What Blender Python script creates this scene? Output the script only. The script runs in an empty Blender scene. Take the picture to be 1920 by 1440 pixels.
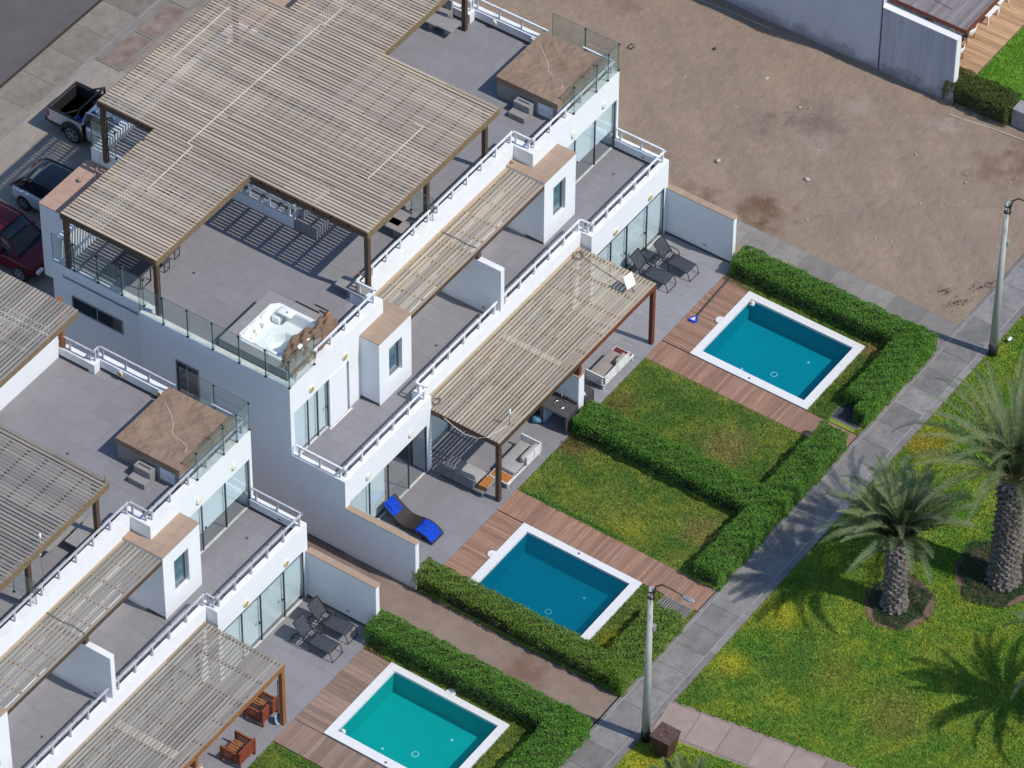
import bpy, math, random
import numpy as np
from mathutils import Vector, Matrix
R = random.Random(7)
rng = np.random.default_rng(11)
S = bpy.context.scene
COL = S.collection

# ------------------------------------------------------------------ camera, world, sun, exposure
def make_camera():
    d, th, al, f, cx, cy, roll = 182.512287, 0.784656199, 0.604267169, 9537.39726, 10.1278522, 0.0780048, 0.00741147
    fw = Vector((math.cos(th)*math.cos(al), math.cos(th)*math.sin(al), -math.sin(th)))
    rt = Vector((math.sin(al), -math.cos(al), 0)); up = rt.cross(fw)
    c, s = math.cos(roll), math.sin(roll)
    rt, up = rt*c + up*s, up*c - rt*s
    loc = Vector((cx, cy, 0)) - fw*d
    cam = bpy.data.cameras.new('camera'); o = bpy.data.objects.new('camera', cam); COL.objects.link(o)
    m = Matrix((rt, up, -fw)).transposed().to_4x4(); m.translation = loc
    o.matrix_world = m
    cam.sensor_fit = 'HORIZONTAL'; cam.sensor_width = 36; cam.lens = f/1920*36
    cam.clip_start = 1; cam.clip_end = 1500
    S.camera = o
make_camera()
SUN = Vector((-0.11, 0.775, -1.0)).normalized()
w = bpy.data.worlds.new('World'); S.world = w; w.use_nodes = True
nt = w.node_tree; nt.nodes.clear()
sky = nt.nodes.new('ShaderNodeTexSky'); sky.sky_type = 'NISHITA'; sky.sun_disc = False
sky.sun_elevation = math.asin(-SUN.z); sky.sun_rotation = math.radians(180 - math.degrees(math.atan2(-SUN.x, SUN.y)) )
sky.air_density = 1.0; sky.dust_density = 0.3; sky.ozone_density = 3.5
bg = nt.nodes.new('ShaderNodeBackground'); bg.inputs['Strength'].default_value = 0.15
wo = nt.nodes.new('ShaderNodeOutputWorld')
nt.links.new(sky.outputs[0], bg.inputs[0]); nt.links.new(bg.outputs[0], wo.inputs[0])
sl = bpy.data.lights.new('sun', 'SUN'); sl.energy = 3.45; sl.angle = math.radians(0.5); sl.color = (1, 0.94, 0.86)
so = bpy.data.objects.new('sun', sl); COL.objects.link(so)
so.rotation_euler = SUN.to_track_quat('-Z', 'Y').to_euler(); so.location = (0, -60, 80)
S.view_settings.view_transform = 'Standard'; S.view_settings.look = 'None'
S.view_settings.exposure = 0.12; S.view_settings.gamma = 1.0; S.view_settings.use_curve_mapping = False
S.cycles.max_bounces = 8; S.cycles.transparent_max_bounces = 16
S.cycles.caustics_reflective = False; S.cycles.caustics_refractive = False

# ------------------------------------------------------------------ materials
class N:
    def __init__(s, name):
        s.m = bpy.data.materials.new(name); s.m.use_nodes = True
        s.t = s.m.node_tree; s.b = s.t.nodes['Principled BSDF']; s.out = s.t.nodes['Material Output']
    def n(s, kind, **kw):
        x = s.t.nodes.new(kind)
        for k, v in kw.items(): setattr(x, k, v)
        return x
    def l(s, a, b): s.t.links.new(a, b)
    def pos(s, scale=(1, 1, 1), rnd=0.0):
        g = s.n('ShaderNodeNewGeometry'); mp = s.n('ShaderNodeMapping'); mp.inputs['Scale'].default_value = scale
        s.l(g.outputs['Position'], mp.inputs['Vector'])
        if rnd:
            oi = s.n('ShaderNodeObjectInfo'); mu = s.n('ShaderNodeMath', operation='MULTIPLY'); mu.inputs[1].default_value = rnd
            s.l(oi.outputs['Random'], mu.inputs[0])
            ad = s.n('ShaderNodeVectorMath', operation='ADD'); s.l(mp.outputs[0], ad.inputs[0]); s.l(mu.outputs[0], ad.inputs[1])
            return ad.outputs[0]
        return mp.outputs[0]
    def noise(s, vec, scale, detail=4, rough=0.6, lo=0.35, hi=0.65):
        t = s.n('ShaderNodeTexNoise'); t.inputs['Scale'].default_value = scale; t.inputs['Detail'].default_value = detail
        t.inputs['Roughness'].default_value = rough
        s.l(vec, t.inputs['Vector'])
        return s.ramp(t.outputs['Fac'], lo, hi)
    def ramp(s, val, lo, hi, a=0., b=1.):
        r = s.n('ShaderNodeMapRange'); r.clamp = True
        for i, v in zip(('From Min', 'From Max', 'To Min', 'To Max'), (lo, hi, a, b)): r.inputs[i].default_value = v
        s.l(val, r.inputs['Value']); return r.outputs[0]
    def mix(s, f, a, b, blend='MIX'):
        x = s.n('ShaderNodeMix', data_type='RGBA', blend_type=blend)
        if isinstance(f, (int, float)): x.inputs[0].default_value = f
        else: s.l(f, x.inputs[0])
        for i, v in ((6, a), (7, b)):
            if isinstance(v, (tuple, list)): x.inputs[i].default_value = (*v[:3], 1)
            else: s.l(v, x.inputs[i])
        return x.outputs[2]
    def math(s, op, a, b=0.0):
        x = s.n('ShaderNodeMath', operation=op)
        for i, v in ((0, a), (1, b)):
            if isinstance(v, (int, float)): x.inputs[i].default_value = v
            else: s.l(v, x.inputs[i])
        return x.outputs[0]
    def rnd(s):
        return s.n('ShaderNodeObjectInfo').outputs['Random']
    def island(s):
        return s.n('ShaderNodeNewGeometry').outputs['Random Per Island']
    def near(s, x, y, r0, r1, wob=0.6):
        """1 near the ground point (x, y), falling to 0 between r0 and r1 metres, with a ragged edge"""
        g = s.n('ShaderNodeNewGeometry'); d = s.n('ShaderNodeVectorMath', operation='DISTANCE')
        s.l(g.outputs['Position'], d.inputs[0]); d.inputs[1].default_value = (x, y, 0)
        t = s.n('ShaderNodeTexNoise'); t.inputs['Scale'].default_value = 1.6; t.inputs['Detail'].default_value = 5
        s.l(g.outputs['Position'], t.inputs['Vector'])
        k = s.math('ADD', d.outputs['Value'], s.math('MULTIPLY', s.math('SUBTRACT', t.outputs['Fac'], 0.5), wob*4*r1))
        return s.ramp(k, r0, r1, 1, 0)
    def done(s, col, rough=0.8, bump=None, bstr=0.3, bdist=0.02, spec=0.3, metal=0.0):
        if isinstance(col, (tuple, list)): s.b.inputs['Base Color'].default_value = (*col[:3], 1)
        else: s.l(col, s.b.inputs['Base Color'])
        s.b.inputs['Roughness'].default_value = rough; s.b.inputs['Metallic'].default_value = metal
        s.b.inputs['Specular IOR Level'].default_value = spec
        if bump is not None:
            bn = s.n('ShaderNodeBump'); bn.inputs['Strength'].default_value = bstr; bn.inputs['Distance'].default_value = bdist
            s.l(bump, bn.inputs['Height']); s.l(bn.outputs[0], s.b.inputs['Normal'])
        return s.m

def plain(name, col, rough=0.6, metal=0.0, spec=0.4, var=0.12, scale=6):
    q = N(name); v = q.noise(q.pos(), scale, 3)
    c = q.mix(v, tuple(x*(1-var) for x in col), tuple(min(1, x*(1+var)) for x in col))
    return q.done(c, rough, metal=metal, spec=spec)

M = {}
def build_mats():
    # white stucco, faint dirt streaks running down
    q = N('white_stucco'); p = q.pos()
    st = q.noise(q.pos((1.6, 1.6, 0.25)), 2.2, 5, 0.65, 0.45, 0.8)
    c = q.mix(q.math('MULTIPLY', st, 0.22), (0.77, 0.78, 0.79), (0.62, 0.62, 0.62))
    fine = q.noise(p, 90, 2)
    M['stucco'] = q.done(c, 0.85, fine, 0.12, 0.01, spec=0.15)
    # parapet tops: white paint, spotted with lichen and lifted paint
    q = N('weathered_white'); p = q.pos()
    sp = q.noise(p, 13, 4, 0.75, 0.60, 0.68); big = q.noise(p, 1.4, 3, 0.6, 0.4, 0.75)
    c = q.mix(q.math('MULTIPLY', big, 0.45), (0.80, 0.80, 0.80), (0.56, 0.53, 0.49))
    c = q.mix(q.math('MULTIPLY', sp, 0.8), c, (0.30, 0.28, 0.26))
    M['wtop'] = q.done(c, 0.85, q.noise(p, 40, 3), 0.2, 0.01, spec=0.15)
    # large grey porcelain tiles
    def tile(name, col, streak, amt):
        q = N(name); v = q.pos(streak, 37.0)
        g = q.noise(v, 3.0, 4, 0.6, 0.3, 0.7)
        rd = q.ramp(q.rnd(), 0, 1, 0.95, 1.04)
        c = q.mix(g, tuple(x*(1-amt) for x in col), tuple(x*(1+amt) for x in col))
        x = q.n('ShaderNodeVectorMath', operation='SCALE'); q.l(c, x.inputs[0]); q.l(rd, x.inputs['Scale'])
        dirt = q.noise(q.pos(), 0.55, 5, 0.65, 0.5, 0.8)
        c2 = q.mix(q.math('MULTIPLY', dirt, 0.25), x.outputs[0], (0.26, 0.245, 0.235))
        return q.done(c2, 0.62, q.noise(q.pos(), 60, 2), 0.05, 0.005, spec=0.3)
    M['tile'] = tile('grey_floor_tile', (0.232, 0.226, 0.238), (1, 1, 1), 0.05)
    M['tile2'] = tile('pale_grey_patio_tile', (0.262, 0.258, 0.272), (3.5, 0.5, 1), 0.10)
    M['grout'] = plain('grout', (0.27, 0.265, 0.275), 0.9)
    # tan cap tiles
    q = N('tan_cap_tile'); g = q.noise(q.pos((1, 1, 1), 9), 4, 5, 0.65)
    c = q.mix(g, (0.375, 0.275, 0.200), (0.32, 0.235, 0.170)); c = q.mix(q.ramp(q.rnd(), 0, 1, 0, 0.22), c, (0.43, 0.325, 0.245))
    M['tan'] = q.done(c, 0.8, spec=0.2)
    q = N('terracotta_cap_tile'); g = q.noise(q.pos((1, 1, 1), 9), 3, 4, 0.6)
    c = q.mix(g, (0.43, 0.285, 0.225), (0.38, 0.245, 0.19)); c = q.mix(q.ramp(q.rnd(), 0, 1, 0, 0.2), c, (0.47, 0.33, 0.265))
    M['terra'] = q.done(c, 0.8, spec=0.2)
    # weathered slats: grain along the board, each board its own tone
    def slat(name, ax, ca, cb, grey):
        q = N(name); sc = (0.6, 14, 14) if ax == 'x' else (14, 0.6, 14)
        g = q.noise(q.pos(sc, 21), 1.6, 4, 0.6, 0.3, 0.7)
        c = q.mix(g, ca, cb)
        big = q.noise(q.pos(), 0.32, 4, 0.6, 0.42, 0.68)
        c = q.mix(q.math('MULTIPLY', big, 0.6), c, grey)
        dk = q.noise(q.pos((1, 1, 1), 3), 1.1, 5, 0.7, 0.62, 0.8)
        c = q.mix(q.math('MULTIPLY', dk, 0.45), c, (0.16, 0.14, 0.125))
        rd = q.ramp(q.rnd(), 0, 1, 0.78, 1.12)
        x = q.n('ShaderNodeVectorMath', operation='SCALE'); q.l(c, x.inputs[0]); q.l(rd, x.inputs['Scale'])
        return q.done(x.outputs[0], 0.85, g, 0.25, 0.01, spec=0.15)
    M['slat_y'] = slat('weathered_roof_slat', 'y', (0.475, 0.385, 0.285), (0.395, 0.32, 0.24), (0.355, 0.30, 0.245))
    M['slat_yg'] = slat('dark_weathered_slat', 'y', (0.30, 0.265, 0.225), (0.225, 0.20, 0.175), (0.22, 0.205, 0.19))
    M['slat_x'] = slat('weathered_tan_slat', 'x', (0.46, 0.385, 0.285), (0.375, 0.31, 0.225), (0.32, 0.285, 0.24))
    M['slat_g'] = slat('weathered_grey_slat', 'x', (0.345, 0.31, 0.265), (0.26, 0.235, 0.205), (0.23, 0.215, 0.195))
    def wood(name, a, b, rough=0.6):
        q = N(name); g = q.noise(q.pos((3, 3, 3), 5), 3.5, 5, 0.65)
        return q.done(q.mix(g, a, b), rough, g, 0.2, 0.01, spec=0.3)
    M['beam'] = wood('dark_brown_beam', (0.105, 0.066, 0.042), (0.065, 0.042, 0.030))
    M['beam_t'] = wood('sun_bleached_beam', (0.23, 0.165, 0.095), (0.15, 0.10, 0.06))
    M['beam_r'] = wood('red_brown_beam', (0.20, 0.055, 0.030), (0.13, 0.037, 0.022))
    M['beam_o'] = wood('orange_brown_beam', (0.33, 0.135, 0.045), (0.21, 0.085, 0.032))
    M['ply'] = wood('bleached_ledger', (0.48, 0.36, 0.22), (0.40, 0.29, 0.18))
    M['teak'] = wood('oiled_teak', (0.50, 0.20, 0.055), (0.38, 0.14, 0.035), 0.45)
    M['redwood'] = wood('red_stained_wood', (0.26, 0.06, 0.028), (0.17, 0.04, 0.02), 0.5)
    M['darkred'] = wood('dark_red_slats', (0.16, 0.035, 0.025), (0.11, 0.025, 0.02), 0.5)
    # wood-look deck planks
    def plank(name, ax, cs, gs=1.0):
        q = N(name); sc = (1.3, 22, 5) if ax == 'x' else (22, 1.3, 5)
        g = q.noise(q.pos(sc, 40), 1.5*gs, 5, 0.65, 0.28, 0.72)
        c = q.mix(g, cs[0], cs[1])
        sc2 = (0.8, 5, 5) if ax == 'x' else (5, 0.8, 5)
        k = q.noise(q.pos(sc2, 60), 1.2, 4, 0.6, 0.5, 0.75)
        c = q.mix(q.math('MULTIPLY', k, 0.55), c, cs[2])
        rd = q.ramp(q.rnd(), 0, 1, 0.80, 1.18)
        x = q.n('ShaderNodeVectorMath', operation='SCALE'); q.l(c, x.inputs[0]); q.l(rd, x.inputs['Scale'])
        return q.done(x.outputs[0], 0.7, g, 0.1, 0.004, spec=0.25)
    pk = ((0.345, 0.205, 0.145), (0.235, 0.135, 0.092), (0.42, 0.285, 0.22))
    M['deck_x'] = plank('red_wood_tile_along', 'x', pk); M['deck_y'] = plank('red_wood_tile_across', 'y', pk)
    pg = ((0.30, 0.21, 0.165), (0.22, 0.15, 0.115), (0.14, 0.095, 0.075))
    M['deckb_x'] = plank('brown_wood_tile_along', 'x', pg); M['deckb_y'] = plank('brown_wood_tile_across', 'y', pg)
    po = ((0.52, 0.335, 0.20), (0.44, 0.27, 0.155), (0.24, 0.14, 0.08))
    M['deckn'] = plank('honey_timber_plank', 'y', po)
    M['canopy'] = plank('grey_brown_canopy_board', 'x', ((0.225, 0.195, 0.20), (0.165, 0.145, 0.15), (0.32, 0.30, 0.32)))
    # metals, glass, fabrics
    M['rail'] = plain('white_painted_metal', (0.72, 0.73, 0.75), 0.45)
    M['railg'] = plain('grey_painted_metal', (0.46, 0.47, 0.51), 0.45)
    M['black'] = plain('black_metal', (0.018, 0.018, 0.02), 0.45)
    M['frame_dark'] = plain('dark_green_frame', (0.035, 0.055, 0.06), 0.4)
    M['alu'] = plain('pale_aluminium', (0.66, 0.65, 0.63), 0.45)
    M['alug'] = plain('grey_aluminium', (0.24, 0.24, 0.245), 0.45)  # grey parts, and a pale sofa frame darkened as if shaded
    M['steel'] = plain('stainless_steel', (0.62, 0.62, 0.63), 0.22, 1.0)
    M['fabric_dark'] = plain('charcoal_mesh_fabric', (0.045, 0.052, 0.066), 0.75, var=0.35, scale=14)
    M['cushion'] = plain('grey_cushion', (0.34, 0.325, 0.32), 0.9, spec=0.1, var=0.08)
    M['cushion2'] = plain('taupe_cushion', (0.31, 0.275, 0.255), 0.9, spec=0.1, var=0.08)
    M['towel'] = plain('blue_towel', (0.010, 0.055, 0.42), 0.9, spec=0.1, var=0.25, scale=12)
    M['rattan'] = plain('dark_brown_rattan', (0.032, 0.024, 0.023), 0.7, var=0.3, scale=40)
    M['counter'] = plain('dark_grey_slab', (0.075, 0.072, 0.074), 0.5)
    M['bluewhite'] = plain('pale_panel', (0.62, 0.66, 0.72), 0.5)
    M['concrete_box'] = plain('grey_tub_panel', (0.27, 0.255, 0.25), 0.7, var=0.06)
    M['acrylic'] = plain('white_acrylic', (0.80, 0.81, 0.79), 0.18, spec=0.5, var=0.02)
    q = N('brown_tarp'); p = q.pos(); a = q.noise(p, 1.2, 4, 0.6, 0.3, 0.7); f = q.noise(p, 5, 5, 0.7, 0.6, 0.78)
    c = q.mix(a, (0.325, 0.225, 0.160), (0.255, 0.172, 0.120)); c = q.mix(q.math('MULTIPLY', f, 0.4), c, (0.40, 0.32, 0.25))
    M['tarp'] = q.done(c, 0.75, q.noise(q.pos((1, 1, 1)), 4.5, 7, 0.72), 0.6, 0.06, spec=0.25)
    q = N('orange_tarp'); a = q.noise(q.pos(), 1.6, 4, 0.6, 0.36, 0.46); M['tarp2'] = q.done(q.mix(a, (0.36, 0.165, 0.075), (0.185, 0.125, 0.085)), 0.8, q.noise(q.pos(), 14, 5), 0.4, 0.03)
    def glass(name, tint, refl, rough=0.0, haze=None):
        q = N(name); q.t.nodes.remove(q.b)
        tr = q.n('ShaderNodeBsdfTransparent'); tr.inputs[0].default_value = (*tint, 1)
        gl = q.n('ShaderNodeBsdfGlossy'); gl.inputs['Roughness'].default_value = rough; gl.inputs[0].default_value = (1, 1, 1, 1)
        lw = q.n('ShaderNodeLayerWeight'); lw.inputs[0].default_value = 0.5
        fac = q.math('ADD', q.math('MULTIPLY', q.math('POWER', lw.outputs['Facing'], 5.0), 0.9), refl+0.04)
        mx = q.n('ShaderNodeMixShader'); q.l(fac, mx.inputs[0]); q.l(tr.outputs[0], mx.inputs[1]); q.l(gl.outputs[0], mx.inputs[2])
        last = mx.outputs[0]
        if haze:
            df = q.n('ShaderNodeBsdfDiffuse'); df.inputs[0].default_value = (*haze[:3], 1)
            m2 = q.n('ShaderNodeMixShader'); m2.inputs[0].default_value = haze[3]; q.l(last, m2.inputs[1]); q.l(df.outputs[0], m2.inputs[2]); last = m2.outputs[0]
        q.l(last, q.out.inputs[0]); return q.m
    M['glass_rail'] = glass('balustrade_glass', (0.90, 0.945, 0.935), 0.0, haze=(0.55, 0.62, 0.60, 0.05))
    M['glass_door'] = glass('sliding_door_glass', (0.95, 0.985, 0.99), 0.04)
    M['glass_edge'] = plain('glass_edge', (0.06, 0.12, 0.11), 0.3)
    M['glass_win'] = glass('window_glass', (0.75, 0.85, 0.88), 0.06)
    M['blind'] = plain('white_roller_blind', (0.80, 0.86, 0.87), 0.8, var=0.03)
    M['win_reflect'] = plain('window_reflection_panel', (0.30, 0.39, 0.43), 0.8, var=.03)  # colour stands in for the light-blue reflection on the bay windows
    M['dark_in'] = plain('dark_interior', (0.06, 0.06, 0.065), 0.9)
    M['dark_glass'] = plain('dark_tinted_glass', (0.012, 0.02, 0.028), 0.06, spec=0.6)
    M['lamp_glass'] = plain('frosted_lamp', (0.78, 0.74, 0.62), 0.4)
    M['lamp_brass'] = plain('brass_lamp', (0.50, 0.36, 0.10), 0.35)
    # pool
    q = N('white_marble_coping'); p = q.pos(); v = q.noise(p, 3.2, 8, 0.75, 0.5, 0.72); mo = q.noise(p, 14, 3, 0.6, 0.4, 0.7)
    c = q.mix(q.math('MULTIPLY', v, 0.4), (0.70, 0.70, 0.70), (0.52, 0.525, 0.53)); c = q.mix(q.math('MULTIPLY', mo, 0.2), c, (0.66, 0.64, 0.62))
    M['coping'] = q.done(c, 0.6, spec=0.3)
    def basin(name, a, b):
        q = N(name); p = q.pos(); v = q.n('ShaderNodeTexVoronoi', feature='F1', distance='CHEBYCHEV'); v.inputs['Scale'].default_value = 22; v.inputs['Randomness'].default_value = 0.15
        q.l(p, v.inputs['Vector']); f = q.noise(v.outputs['Color'], 3, 1, 0.5, 0.3, 0.7)
        big = q.noise(p, 0.7, 3, 0.6, 0.35, 0.65)
        c = q.mix(f, a, b); c = q.mix(q.math('MULTIPLY', big, 0.35), c, tuple(x*0.7 for x in a)); return q.done(c, 1.0, spec=0.0)
    M['basin1'] = basin('blue_mosaic', (0.007, 0.31, 0.37), (0.005, 0.25, 0.33))
    M['basin2'] = basin('deep_blue_mosaic', (0.005, 0.27, 0.37), (0.004, 0.21, 0.32))
    M['basin3'] = basin('turquoise_mosaic', (0.009, 0.41, 0.385), (0.007, 0.34, 0.335))
    def water(name, tint, haze):
        q = N(name); q.t.nodes.remove(q.b)
        tr = q.n('ShaderNodeBsdfTransparent'); tr.inputs[0].default_value = (*tint, 1)
        df = q.n('ShaderNodeBsdfDiffuse'); df.inputs[0].default_value = (*haze[:3], 1)
        m0 = q.n('ShaderNodeMixShader'); m0.inputs[0].default_value = haze[3]; q.l(tr.outputs[0], m0.inputs[1]); q.l(df.outputs[0], m0.inputs[2])
        gl = q.n('ShaderNodeBsdfGlossy'); gl.inputs['Roughness'].default_value = 0.03
        wv = q.n('ShaderNodeTexNoise'); wv.inputs['Scale'].default_value = 3.5; wv.inputs['Detail'].default_value = 3; q.l(q.pos(), wv.inputs['Vector'])
        bp = q.n('ShaderNodeBump'); bp.inputs['Strength'].default_value = 0.12; bp.inputs['Distance'].default_value = 0.05; q.l(wv.outputs[0], bp.inputs['Height'])
        q.l(bp.outputs[0], gl.inputs['Normal'])
        fr = q.n('ShaderNodeFresnel'); fr.inputs[0].default_value = 1.33; q.l(bp.outputs[0], fr.inputs['Normal'])
        mx = q.n('ShaderNodeMixShader'); q.l(q.math('MULTIPLY', fr.outputs[0], 0.30), mx.inputs[0]); q.l(m0.outputs[0], mx.inputs[1]); q.l(gl.outputs[0], mx.inputs[2])
        q.l(mx.outputs[0], q.out.inputs[0]); return q.m
    M['water1'] = water('clear_blue_water', (0.55, 0.92, 0.97), (0.004, 0.20, 0.27, 0.14))
    M['water2'] = water('cloudy_blue_water', (0.42, 0.86, 0.93), (0.003, 0.15, 0.22, 0.36))
    M['water3'] = water('turquoise_water', (0.60, 0.96, 0.96), (0.008, 0.33, 0.34, 0.14))
    M['water4'] = water('tub_water', (0.93, 0.98, 0.98), (0.7, 0.8, 0.8, 0.03))
    M['drain'] = plain('dark_drain', (0.06, 0.065, 0.07), 0.5)
    # ground
    q = N('bare_sand'); p = q.pos()
    a = q.noise(p, 0.45, 6, 0.62, 0.35, 0.66); b = q.noise(p, 2.6, 8, 0.72, 0.35, 0.68); f = q.noise(p, 26, 5, 0.75, 0.35, 0.65)
    c = q.mix(a, (0.415, 0.312, 0.228), (0.335, 0.256, 0.195)); c = q.mix(q.math('MULTIPLY', b, 0.55), c, (0.27, 0.205, 0.155))
    c = q.mix(q.math('MULTIPLY', f, 0.30), c, (0.17, 0.13, 0.105))
    pale = q.noise(p, 1.1, 7, 0.7, 0.62, 0.74); c = q.mix(q.math('MULTIPLY', pale, 0.45), c, (0.36, 0.295, 0.245))
    for x, y, r0, r1, k in ((22.9, -2.3, 0.3, 1.3, .75), (22.0, 0.2, 0.3, 1.0, .6), (20.9, 2.3, .2, .9, .45), (31.2, -9.3, 0.3, 1.6, .65), (29.8, -8.0, 0.2, 1.2, .4), (29.9, 8.5, .1, .9, .35)):
        c = q.mix(q.math('MULTIPLY', q.near(x, y, r0, r1), k), c, (0.155, 0.082, 0.046))
    for x, y, r0, r1, k in ((30.2, -2.0, .1, .9, .5), (31.0, -5.4, .1, .7, .5), (27.4, -1.9, .1, .8, .4), (31.2, -9.6, .05, .4, .6)):
        c = q.mix(q.math('MULTIPLY', q.near(x, y, r0, r1), k), c, (0.42, 0.36, 0.31))
    for x, y, r0, r1, k in ((28.2, -1.2, .2, 1.4, .5), (27.0, 0.3, .2, 1.0, .35)):
        c = q.mix(q.math('MULTIPLY', q.near(x, y, r0, r1), k), c, (0.15, 0.115, 0.105))
    M['sand'] = q.done(c, 0.95, q.math('ADD', q.math('MULTIPLY', b, 1.0), q.math('MULTIPLY', f, 0.5)), 0.7, 0.05, spec=0.1)
    M['batten'] = plain('pale_bamboo_batten', (0.60, 0.54, 0.44), 0.8)
    def concrete(name, a, b, stain, st_amt=0.5, rd=0.18, spec=0.2, spots=()):
        q = N(name); p = q.pos((1, 1, 1), 17); n1 = q.noise(p, 1.3, 7, 0.7, 0.36, 0.66); n2 = q.noise(p, 3.2, 8, 0.75, 0.48, 0.72); f = q.noise(p, 40, 3, 0.7)
        c = q.mix(n1, a, b); c = q.mix(q.math('MULTIPLY', n2, st_amt), c, stain); c = q.mix(q.math('MULTIPLY', f, 0.12), c, tuple(x*0.5 for x in a))
        wh = q.noise(p, 2.0, 8, 0.8, 0.64, 0.72); c = q.mix(q.math('MULTIPLY', wh, 0.25), c, tuple(min(1, x*1.7) for x in a))
        for sx, sy, r0, r1, am, cl in spots: c = q.mix(q.math('MULTIPLY', q.near(sx, sy, r0, r1), am), c, cl)
        k = q.ramp(q.rnd(), 0, 1, 1-rd, 1+rd); x = q.n('ShaderNodeVectorMath', operation='SCALE'); q.l(c, x.inputs[0]); q.l(k, x.inputs['Scale'])
        return q.done(x.outputs[0], 0.85, q.math('ADD', n2, f), 0.25, 0.01, spec=spec)
    M['path'] = concrete('grey_path_concrete', (0.265, 0.252, 0.242), (0.185, 0.178, 0.174), (0.115, 0.112, 0.112), 0.7)
    M['walk'] = concrete('pale_walk_concrete', (0.27, 0.245, 0.22), (0.20, 0.185, 0.17), (0.14, 0.13, 0.125), 0.5)
    M['apron'] = concrete('brown_apron_concrete', (0.25, 0.215, 0.18), (0.19, 0.165, 0.14), (0.115, 0.098, 0.085), 0.6)
    M['carport'] = concrete('carport_concrete', (0.28, 0.245, 0.21), (0.22, 0.195, 0.17), (0.15, 0.13, 0.115), 0.4)
    M['pink'] = concrete('pinkish_path_concrete', (0.33, 0.25, 0.215), (0.27, 0.21, 0.185), (0.19, 0.175, 0.165), 0.6)
    M['alley'] = concrete('sandy_alley', (0.32, 0.24, 0.195), (0.26, 0.195, 0.155), (0.20, 0.145, 0.11), 0.5, spots=((-.95, -8.2, .2, 1.0, .7, (0.19, 0.105, 0.07)), (-1.2, 1.0, .5, 3.0, .6, (0.15, 0.11, 0.09)), (-.9, -5.2, .1, .8, .4, (0.36, 0.28, 0.23))))
    M['pathline'] = plain('pale_joint_line', (0.34, 0.32, 0.30), 0.9)
    M['bed_soil'] = plain('brown_bed_soil', (0.215, 0.160, 0.135), 0.95, var=0.25, scale=2)
    M['soil'] = plain('reddish_soil', (0.17, 0.105, 0.075), 0.95, var=0.3, scale=5)
    q = N('asphalt'); p = q.pos(); a = q.noise(p, 0.5, 6, 0.65); f = q.noise(p, 70, 3)
    c = q.mix(a, (0.120, 0.104, 0.106), (0.092, 0.08, 0.083)); c = q.mix(q.math('MULTIPLY', f, .25), c, (0.17, 0.155, 0.15))
    v = q.n('ShaderNodeTexVoronoi', feature='DISTANCE_TO_EDGE'); v.inputs['Scale'].default_value = 0.35
    wv = q.n('ShaderNodeTexNoise'); wv.inputs['Scale'].default_value = 1.3; wv.inputs['Detail'].default_value = 6; q.l(p, wv.inputs['Vector']); q.l(q.mix(0.28, p, wv.outputs['Color'], 'ADD'), v.inputs['Vector'])
    c = q.mix(q.math('MULTIPLY', q.ramp(v.outputs['Distance'], 0.0, 0.008, 1, 0), 0.25), c, (0.05, 0.04, 0.04))
    c = q.mix(q.math('MULTIPLY', q.near(15.2, 29.3, .1, .55, .35), .9), c, (0.02, 0.012, 0.012))
    M['asphalt'] = q.done(c, 0.9, f, 0.3, 0.01, spec=0.2)
    # grass: dark, yellow-green and straw patches; the same nodes colour soil sheet and blades
    def grass(name, g1, g2, g3, straw, ys, ss, soil=None, spots=()):
        q = N(name); p = q.pos()
        a = q.noise(p, 0.55, 5, 0.6, 0.42, 0.58); b = q.noise(p, 0.8, 5, 0.65, 0.48, 0.60); sn = q.noise(q.pos((1, 1, 1)), 1.3, 5, 0.65, 0.60, 0.74); f = q.noise(p, 12, 3, 0.7, 0.3, 0.7)
        c = q.mix(a, g1, g2); c = q.mix(q.math('MULTIPLY', b, ys), c, g3); c = q.mix(q.math('MULTIPLY', sn, ss), c, straw)
        for x, y, r0, r1, k, cl in spots:
            c = q.mix(q.math('MULTIPLY', q.near(x, y, r0, r1, .25), k), c, cl)
        c = q.mix(q.math('MULTIPLY', f, 0.35), c, tuple(x*0.55 for x in g1))
        k = q.ramp(q.island(), 0, 1, 0.35, 1.75); x = q.n('ShaderNodeVectorMath', operation='SCALE'); q.l(c, x.inputs[0]); q.l(k, x.inputs['Scale'])
        return q.done(x.outputs[0], 0.75, f, 0.5, 0.03, spec=0.2)
    yel = (0.46, 0.42, 0.035); straw = (0.34, 0.22, 0.10); dk = (0.075, 0.175, 0.03)
    M['grass_park'] = grass('park_grass', (0.105, 0.230, 0.026), (0.190, 0.280, 0.036), (0.33, 0.37, 0.036), (0.24, 0.20, 0.06), 0.55, 0.25,
        spots=((6.3, -13.9, .2, 1.0, .8, yel), (3.4, -13.8, .2, .8, .8, yel), (4.4, -15.3, .5, 1.5, .75, dk), (6.0, -15.3, .2, .8, .6, dk), (1.6, -13.6, .3, .9, .7, dk), (16.2, -13.7, .3, 1.1, .85, (0.40, 0.30, 0.04)), (-2.2, -13.9, .3, 1.3, .8, yel), (4.6, -19.6, .3, 1.6, .6, (0.24, 0.20, 0.06)), (5.0, -16.9, .3, 1.2, .6, (0.24, 0.25, 0.045))))
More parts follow.
